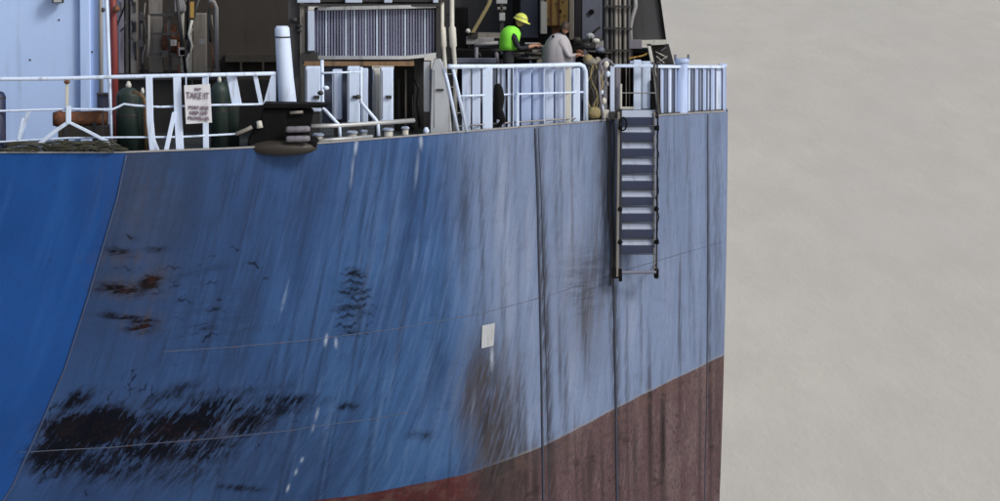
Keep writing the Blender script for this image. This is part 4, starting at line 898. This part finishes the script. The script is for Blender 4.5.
for pts, wd, mt in (([(649, 44), (653, 62), (658, 95)], .09, 'dark'), ([(667, 44), (672, 63), (676, 95)], .07, 'dark')):
    mb = MB(); mb.bar([W(a_, b_, 121.0) for a_, b_ in pts], wd, .1); o = mb.build('leg', mt, ga)
mb = MB(); mb.quadbox([W(654, 66, 121.3), W(672, 66, 121.3), W(667, 44.5, 121.3), W(650, 44.5, 121.3)], (0, .2, 0)); mb.build('web_plate', 'brownblack', ga)
for i in range(8):
    a_ = W(random.uniform(654, 662), 50+random.random()*12, 121.25); b_ = a_+Vector((random.uniform(.1, .25), 0, random.uniform(-.15, .15))); mb = MB(); mb.tube([a_, b_], .014, 5); mb.build('wire', random.choice(['cream', 'dark', 'mauve']), ga)
gp(629, 652, 49, 53, 121.5, .6, 'dark', 'beam'); 
mb = MB(); mb.tube([W(629, 58.5, 121.0), W(642, 56, 121.0), W(652, 51.5, 121.0)], .02, 6); mb.build('wire', 'yellow', ga)
gp(629, 658, 52, 100, 122.2, .3, 'rubber', 'panel')

# backdrop machinery house between cooler and gantry
bh = thing('winch_house', 'dark grey winch house wall behind the two workers', 'deckhouse', W(530, 110, 124))
pbox(440, -80, 606, 100, 124, 3).build('wall', 'darkgrey', bh)
bb = W(530, 100, 124).z
mb = MB(); mb.box(W(440, 0, 124).x, W(606, 0, 124).x, 124.02, 126.9, 11.0, bb+.05); mb.build('plinth', 'dark', bh)
for x0_, x1_, y0_, y1_, D, mt, nm in ((520, 538, -60, 38, 123.4, 'slate', 'panel'), (582, 604, -60, 40, 123.2, 'slate', 'panel'), (574, 582, -60, 44, 123.5, 'mauve', 'panel'), (455, 468, 8, 50, 122.6, 'rubber', 'panel'),
                                      (540, 544, -60, 34, 123.3, 'cream', 'pillar'), (569, 574, -60, 40, 123.2, 'greige', 'pillar'), (513, 519, -60, 40, 123.0, 'rubber', 'pillar')):
    pbox(x0_, y0_, x1_, y1_, D, .5).build(nm, mt, bh, bevel=.01)
q = W(591.5, 12, 123.15); mb = MB(); mb.tube([q, q+Vector((0, .06, 0))], .055, 12); mb.build('vent_hole', 'rubber', bh)
q = W(593, 34, 123.1); mb = MB(); mb.tube([W(589, 36, 123.1), W(600, 27, 123.1)], .025, 6); mb.build('bracket', 'dark', bh)
# yellow machine with round port
ym = thing('winch_motor', 'rusty yellow winch housing with a round dark port behind the grey coated worker', 'winch', W(558, 60, 122.4))
pbox(546, -60, 568, 26, 122.4, .6).build('housing', 'yellow', ym, bevel=.02)
pbox(541, 2, 547, 34, 122.3, .3).build('flange', 'cream', ym, bevel=.01); pbox(552, 26, 560, 70, 122.5, .5).build('leg', 'rust', ym)
for x_, w__ in ((550, 2), (558, 1.6)): pbox(x_, -20, x_+w__, 26, 122.34, .08).build('rib', 'rust', ym)
q = W(559.5, 11.5, 122.35); mb = MB(); mb.tube([q, q+Vector((0, .08, 0))], .04, 12); mb.build('port', 'rubber', ym)
for x_, y_ in ((556, 4), (548, 20), (563, 2), (565, 16)): q = W(x_, y_, 122.33); mb = MB(); mb.tube([q, q+Vector((0, .08, 0))], .018, 8); mb.build('bolt', 'dark', ym)
# diagonal boom with ledge and fittings, left of worker one
bo = thing('boom', 'slanting beige boom over a pale ledge left of the hi-vis worker', 'boom', W(480, 66, 121.5))
mb = MB(); mb.bar([W(492, -8, 121.5), W(489, 4, 121.5), W(472.5, 33, 121.5)], .085, .09); mb.build('arm', 'ropeyellow', bo, bevel=.01)
pbox(466, 38, 494, 44.5, 121.6, .6).build('ledge', 'pipe_grey', bo, bevel=.01); pbox(468, 33, 478, 38, 121.55, .4).build('block', 'dark', bo)
mb = MB(); mb.blob(W(468, 31, 121.45), (.05, .05, .05)); mb.build('knob', 'cream', bo, smooth=True)
pbox(478, 33.5, 500, 38.2, 121.8, .5).build('bracket', 'greige', bo)
pbox(470, 44.5, 476, 112, 121.8, .4).build('pedestal', 'dark', bo)
vl = thing('valve_stack', 'stack of grey-white valve boxes above and behind the hi-vis worker', 'valve', W(502, 66, 122))
for y0_, y1_, x0_, x1_, mt in ((-5, 4, 496, 507, 'alum'), (7, 10, 497, 506, 'greige'), (13, 21, 499, 505, 'alum'), (4, 13, 500, 503, 'dark')): pbox(x0_, y0_, x1_, y1_, 122.0, .3).build('box', mt, vl, bevel=.012)
pbox(500, 21, 504, 112, 122.1, .2).build('stem', 'dark', vl)
# low deck machinery band behind rail y 44-66
lm = thing('deck_winch', 'dark low winch with grey pipes and handwheels behind the centre rail', 'winch', W(520, 110, 120.8))
pbox(456, 50, 602, 110, 121.2, .8).build('bed', 'rubber', lm)
rnd = random.Random(3)
for i in range(34):
    x_ = rnd.uniform(457, 602); y_ = rnd.uniform(40, 60) if x_ > 575 or x_ < 500 else rnd.uniform(46, 60)
    q = W(x_, y_, rnd.uniform(120.7, 121.1)); mt = rnd.choice(['dark', 'greige', 'slate', 'mauve', 'dark', 'brownblack', 'pipe_grey'])
    mb = MB(); k_ = rnd.random()
    if k_ < .45: L_ = rnd.uniform(.15, .5); mb.tube([q, q+Vector((rnd.uniform(-.1, .1), .05, -L_))], rnd.uniform(.02, .05), 8); nm = 'pipe'
    elif k_ < .7: mb.tube([q, q+Vector((rnd.uniform(.2, .5), .05, rnd.uniform(-.05, .05)))], rnd.uniform(.02, .04), 8); nm = 'pipe'
    elif k_ < .85: mb.blob(q, (rnd.uniform(.05, .1), .08, rnd.uniform(.05, .1)), 10, 7); nm = 'valve'
    else: mb.box(q.x, q.x+rnd.uniform(.1, .22), q.y, q.y+.2, q.z-rnd.uniform(.08, .2), q.z); nm = 'box'
    mb.build(nm, mt, lm, smooth=(nm == 'pipe'))
mb = MB(); mb.tube([W(525, 43.5, 120.9), W(539, 43.5, 120.9)], .02, 8); mb.build('handle', 'pipe_grey', lm)
pbox(456, 59, 496, 63, 120.4, .4).build('cap', 'slate', lm)
for a_, b_, r__, mt in ((590, 36, .09, 'alum'), (596, 41, .08, 'cream'), (586, 46, .10, 'dark'), (600, 50, .1, 'slate'), (577, 40, .09, 'brownblack'), (580, 52, .08, 'rust')):
    mb = MB(); mb.blob(W(a_, b_, 120.7), (r__, r__, r__*.7), 10, 7, wob=.15); mb.build('valve', mt, lm)

# fastening studs: small flanges at pipe ends on the top of the middle rail
pf = thing('deck_platform', 'low dark platform behind the centre bulwark where the workers stand', 'platform', W(530, 118, 119.2))
px0 = W(485, 0, 118.7).x; px1 = W(600, 0, 118.7).x; zpl = W(520, 66, 119.6).z
ZP = zd(530)+.42
mb = MB(); mb.box(px0, px1, 118.75, 120.65, ZP-.06, ZP); mb.build('top', 'dark', pf)
for x_ in (px0+.1, (px0+px1)/2, px1-.1):
    for y_ in (118.85, 120.5): mb = MB(); mb.box(x_-.05, x_+.05, y_-.05, y_+.05, zd(530)-.02, ZP-.06); mb.build('leg', 'dark', pf)

# ------------------------------------------------------------------ people
def skin_mesh(nodes, edges, mats, rule):
    """nodes: {name: (vec, radius)} -> one continuous tapered surface"""
    names = list(nodes); idx = {n: i for i, n in enumerate(names)}
    me_ = bpy.data.meshes.new('body'); me_.from_pydata([tuple(nodes[n][0]) for n in names], [(idx[a_], idx[b_]) for a_, b_ in edges], [])
    o = bpy.data.objects.new('tmp', me_); COL.objects.link(o)
    md = o.modifiers.new('s', 'SKIN'); md.use_smooth_shade = True
    for i, n in enumerate(names):
        r_ = nodes[n][1]; me_.skin_vertices[0].data[i].radius = (r_, r_) if not isinstance(r_, tuple) else r_
        me_.skin_vertices[0].data[i].use_root = (n == 'pelvis')
    sb = o.modifiers.new('ss', 'SUBSURF'); sb.levels = 2; sb.render_levels = 2
    out = bpy.data.meshes.new_from_object(o.evaluated_get(bpy.context.evaluated_depsgraph_get()))
    bpy.data.objects.remove(o)
    out.materials.clear()
    for m_ in mats: out.materials.append(M[m_])
    for p_ in out.polygons: p_.material_index = rule(p_.center); p_.use_smooth = True
    return out
def head(c, yaw, pitch, parent, hair=True):
    mb = MB(); n, m = 20, 16; vs = []
    for i in range(m+1):
        th = math.pi*i/m
        for j in range(n):
            ph = 2*math.pi*j/n; x = math.sin(th)*math.cos(ph); y = math.sin(th)*math.sin(ph); z = math.cos(th)
            s_ = 1-.22*max(0, -z)**1.5                                  # narrower jaw
            v = Vector((x*.098*s_, y*.076*s_, z*.12))
            if x > .6: v.x += .02*math.exp(-((y/.18)**2))*math.exp(-(((z+.12)/.2)**2)) # nose
            if x > .4 and abs(y) > .2 and abs(y) < .6 and 0 < z < .25: v.x -= .008     # eye sockets
            if x > .5 and -.75 < z < -.6: v.x += .006                                   # chin
            vs.append(v)
    fs = [(i*n+j, (i+1)*n+j, (i+1)*n+(j+1) % n, i*n+(j+1) % n) for i in range(m) for j in range(n)]
    mb.add(vs, fs)
    for s_ in (-1, 1): mb.blob((0, s_*.078, -.005), (.022, .01, .034), 8, 6)
    mt = Matrix.Translation(c) @ Matrix.Rotation(yaw, 4, 'Z') @ Matrix.Rotation(pitch, 4, 'Y')
    mb.v = [mt @ v for v in mb.v]; h = mb.build('head', 'skin', parent, smooth=True)
    for s_ in (-1, 1):
        e = MB(); e.blob((.088, s_*.032, .012), (.010, .013, .009), 8, 6); e.v = [mt @ v for v in e.v]; e.build('eye', 'eye', h)
    e = MB(); e.blob((.088, 0, -.062), (.008, .024, .006), 8, 6); e.v = [mt @ v for v in e.v]; e.build('mouth', 'rust', h)
    if hair:
        e = MB(); vs = []
        for i in range(9):
            th = math.pi*.62*i/8
            for j in range(n):
                ph = 2*math.pi*j/n; x = math.sin(th)*math.cos(ph); y = math.sin(th)*math.sin(ph); z = math.cos(th)
                k_ = 1.09+.05*random.random(); vv = Vector((x*.1*k_-.012, y*.082*k_, z*.122*k_+.004))
                if x > .5 and z < .45: vv = Vector((x*.085, y*.07, max(z, .3)*.12))
                vs.append(vv)
        e.add(vs, [(i*n+j, (i+1)*n+j, (i+1)*n+(j+1) % n, i*n+(j+1) % n) for i in range(8) for j in range(n)])
        e.v = [mt @ v for v in e.v]; e.build('hair', 'hair', parent, smooth=True)
    return mt
def hand(nodes, edges, side, wrist, dirv, palmn):
    d = Vector(dirv).normalized(); nrm = Vector(palmn).normalized(); lat = d.cross(nrm).normalized()*(1 if side == 'r' else -1)
    nodes['palm'+side] = (wrist+d*.055, (.042, .024)); edges.append(('wrist'+side, 'palm'+side))
    for i, L_ in enumerate((.065, .078, .072, .055)):
        b = wrist+d*.085+lat*(-.03+.02*i); a1 = b+d*L_*.5-nrm*-.012; a2 = a1+(d*.55+nrm*.7).normalized()*L_*.5
        for nm_, p_, r_ in (('f%da' % i, b, .010), ('f%db' % i, a1, .0095), ('f%dc' % i, a2, .008)): nodes[nm_+side] = (p_, r_)
        edges += [('palm'+side, 'f%da' % i+side), ('f%da' % i+side, 'f%db' % i+side), ('f%db' % i+side, 'f%dc' % i+side)]
    b = wrist+d*.03-lat*.035; nodes['ta'+side] = (b, .013); nodes['tb'+side] = (b+(d*.6-lat*.5+nrm*.3).normalized()*.045, .010)
    nodes['tc'+side] = (nodes['tb'+side][0]+(d*.9+nrm*.4).normalized()*.03, .009)
    edges += [('palm'+side, 'ta'+side), ('ta'+side, 'tb'+side), ('tb'+side, 'tc'+side)]
def person(label, base, pel, chest, neck, hd, hands, elb, coat, rule, mats, width=.19, tr=1.0, yaw=0.0):
    root = thing('person', label, 'person', base)
    B = Vector(base)
    P = lambda v: Vector(v)
    fx = Vector((math.cos(yaw), math.sin(yaw), 0)); sd_ = Vector((-fx.y, fx.x, 0))   # facing, left side
    N = {}; E = []
    N['pelvis'] = (P(pel), (.16*tr, .13*tr)); N['waist'] = (P(pel).lerp(P(chest), .5), (.155*tr, .13*tr)); N['chest'] = (P(chest), (.19*tr, .15*tr)); N['neckb'] = (P(chest).lerp(P(neck), .6), (.10*tr, .09*tr)); N['neck'] = (P(neck), .055)
    E += [('pelvis', 'waist'), ('waist', 'chest'), ('chest', 'neckb'), ('neckb', 'neck')]
    for sd, s_ in (('l', 1), ('r', -1)):
        hipp = P(pel)+sd_*.09*s_-Vector((0, 0, .05)); kn = hipp+Vector((0, 0, -.42))+fx*.07+sd_*.03*s_; an = Vector((kn.x, kn.y, B.z+.09))+fx*(-.05)
        N['hip'+sd] = (hipp, .10); N['knee'+sd] = (kn, .068); N['ankle'+sd] = (an, .045); N['heel'+sd] = (an+Vector((0, 0, -.05)), .045); N['toe'+sd] = (an+fx*.17+Vector((0, 0, -.055)), .035)
        E += [('pelvis', 'hip'+sd), ('hip'+sd, 'knee'+sd), ('knee'+sd, 'ankle'+sd), ('ankle'+sd, 'heel'+sd), ('heel'+sd, 'toe'+sd)]
        sh = P(chest).lerp(P(neck), .45)+sd_*width*s_; el = P(elb[sd]); wr = P(hands[sd])
        N['shoulder'+sd] = (sh, .075*tr); N['elbow'+sd] = (el, .052); N['wrist'+sd] = (wr, .034)
        E += [('chest', 'shoulder'+sd), ('shoulder'+sd, 'elbow'+sd), ('elbow'+sd, 'wrist'+sd)]
        hand(N, E, sd, wr, (wr-el), (0, 0, -1) if sd == 'l' else (0, .1, -1))
    N2 = {k_: (v[0]-B, v[1]) for k_, v in N.items()}
    me_ = skin_mesh(N2, E, mats, lambda c: rule(c+B))
    o = bpy.data.objects.new('body', me_); COL.objects.link(o); o.parent = root
    return root, N
# worker one: hi-vis back, helmet, facing right and leaning forward
Dp = 119.7; q = lambda a_, b_, d_=0: W(a_, b_, Dp+d_)
b1 = q(508, 100); b1.z = ZP
wr_r = q(534, 46, -.12); wr_l = q(534, 45, .25)
zs = [q(500, 51).z]
handz = q(530, 44).z
def rule1(c):
    if c.x > q(529, 0).x and c.z > q(0, 52).z: return 2
    return 0
root1, N1 = person('worker in lime hi-vis vest and yellow-green helmet, facing right', b1, q(508, 64), q(509, 40), q(515, 28), None, {'l': wr_l, 'r': wr_r},
                   {'l': q(520, 50, .26), 'r': q(519, 49, -.22)}, None, rule1, ['cloth_dark', 'hivis', 'skin'], yaw=R(8))
# vest as a shell over the torso
mb = MB(); rings = []
for t_, rx, ry in ((0, .185, .15), (.2, .19, .165), (.45, .205, .19), (.7, .205, .20), (.88, .16, .17), (1, .08, .09)):
    c0 = q(508.2, 49.5).lerp(q(511.5, 26.5), t_); rings.append((c0, rx, ry))
n = 20; vs = []
for c0, rx, ry in rings:
    for j in range(n): vs.append(c0+Vector((rx*math.cos(6.283*j/n), (ry+.04)*math.sin(6.283*j/n), .012*math.sin(j*3))))
mb.add(vs, [(i*n+j, i*n+(j+1) % n, (i+1)*n+(j+1) % n, (i+1)*n+j) for i in range(5) for j in range(n)]+[tuple(range(n))[::-1], tuple(5*n+j for j in range(n))])
mb.build('vest', 'hivis', root1, smooth=True)
hc = q(520.5, 21); mt = head(hc, R(-15), R(20), root1, hair=False)
hm = MB(); n = 24; vs = []
for i in range(9):
    th = math.pi*.5*i/8
    for j in range(n):
        ph = 2*math.pi*j/n; x = math.sin(th)*math.cos(ph); y = math.sin(th)*math.sin(ph); z = math.cos(th)
        ridge = .008 if abs(y) < .18 else 0
        vs.append(Vector((x*.142, y*.118, z*(.125+ridge)+.03)))
for k_, (ex_, dz_) in enumerate(((.018, -.004), (.016, -.016))):
    for j in range(n):
        ph = 2*math.pi*j/n; br = .05*max(0, math.cos(ph))**2
        vs.append(Vector(((.142+ex_+br)*math.cos(ph), (.118+ex_)*math.sin(ph), .03+dz_-br*.25)))
hm.add(vs, [(i*n+j, (i+1)*n+j, (i+1)*n+(j+1) % n, i*n+(j+1) % n) for i in range(10) for j in range(n)])
hm.v = [mt @ v for v in hm.v]; ho = hm.build('helmet', 'helmet', root1, smooth=True)
mb = MB(); mb.tube([mt @ Vector((.13*math.cos(a_), .105*math.sin(a_), .085)) for a_ in np.linspace(0, 6.28, 20)], .006, 6); mb.build('band', 'ropeyellow', ho)
# worker two: light grey hooded coat, bent forward
b2 = q(556, 100, .2); b2.z = ZP
root2, N2_ = person('worker in light grey coat bent forward, dark hair showing', b2, q(553, 72, .2), q(556, 47, .15), q(563, 35, .1), None, {'l': q(577, 56, .25), 'r': q(575, 55, -.1)},
                    {'l': q(569, 58, .3), 'r': q(569, 57, -.15)}, None, lambda c: (2 if c.x > q(575.5, 0).x else (0 if c.z < q(0, 70).z else 1)), ['cloth_dark', 'cloth_grey', 'skin'], width=.20, tr=1.25, yaw=R(12))
mb = MB(); n = 24; vs = []
prof = [(0, .30, .25), (.2, .31, .27), (.45, .305, .28), (.65, .28, .27), (.82, .23, .23), (.94, .15, .16), (1.0, .05, .06)]
for t_, rx, ry in prof:
    c0 = q(556.5, 74, .15).lerp(q(558.5, 33, .1), t_)
    for j in range(n): vs.append(c0+Vector((rx*math.cos(6.283*j/n)*(1+.03*math.sin(j*2.5+t_*5)), ry*math.sin(6.283*j/n)*(1+.04*math.sin(j*1.7)), .0)))
mb.add(vs, [(i*n+j, i*n+(j+1) % n, (i+1)*n+(j+1) % n, (i+1)*n+j) for i in range(6) for j in range(n)]+[tuple(range(n))[::-1], tuple(6*n+j for j in range(n))])
mb.build('coat', 'cloth_grey', root2, smooth=True)
mt2 = head(q(565.5, 28, .05), R(62), R(18), root2, hair=True)
mb = MB(); mb.blob(q(553, 36.5, -.08), (.03, .03, .025)); mb.build('badge', 'rubber', root2)

print('objects', len(bpy.data.objects))
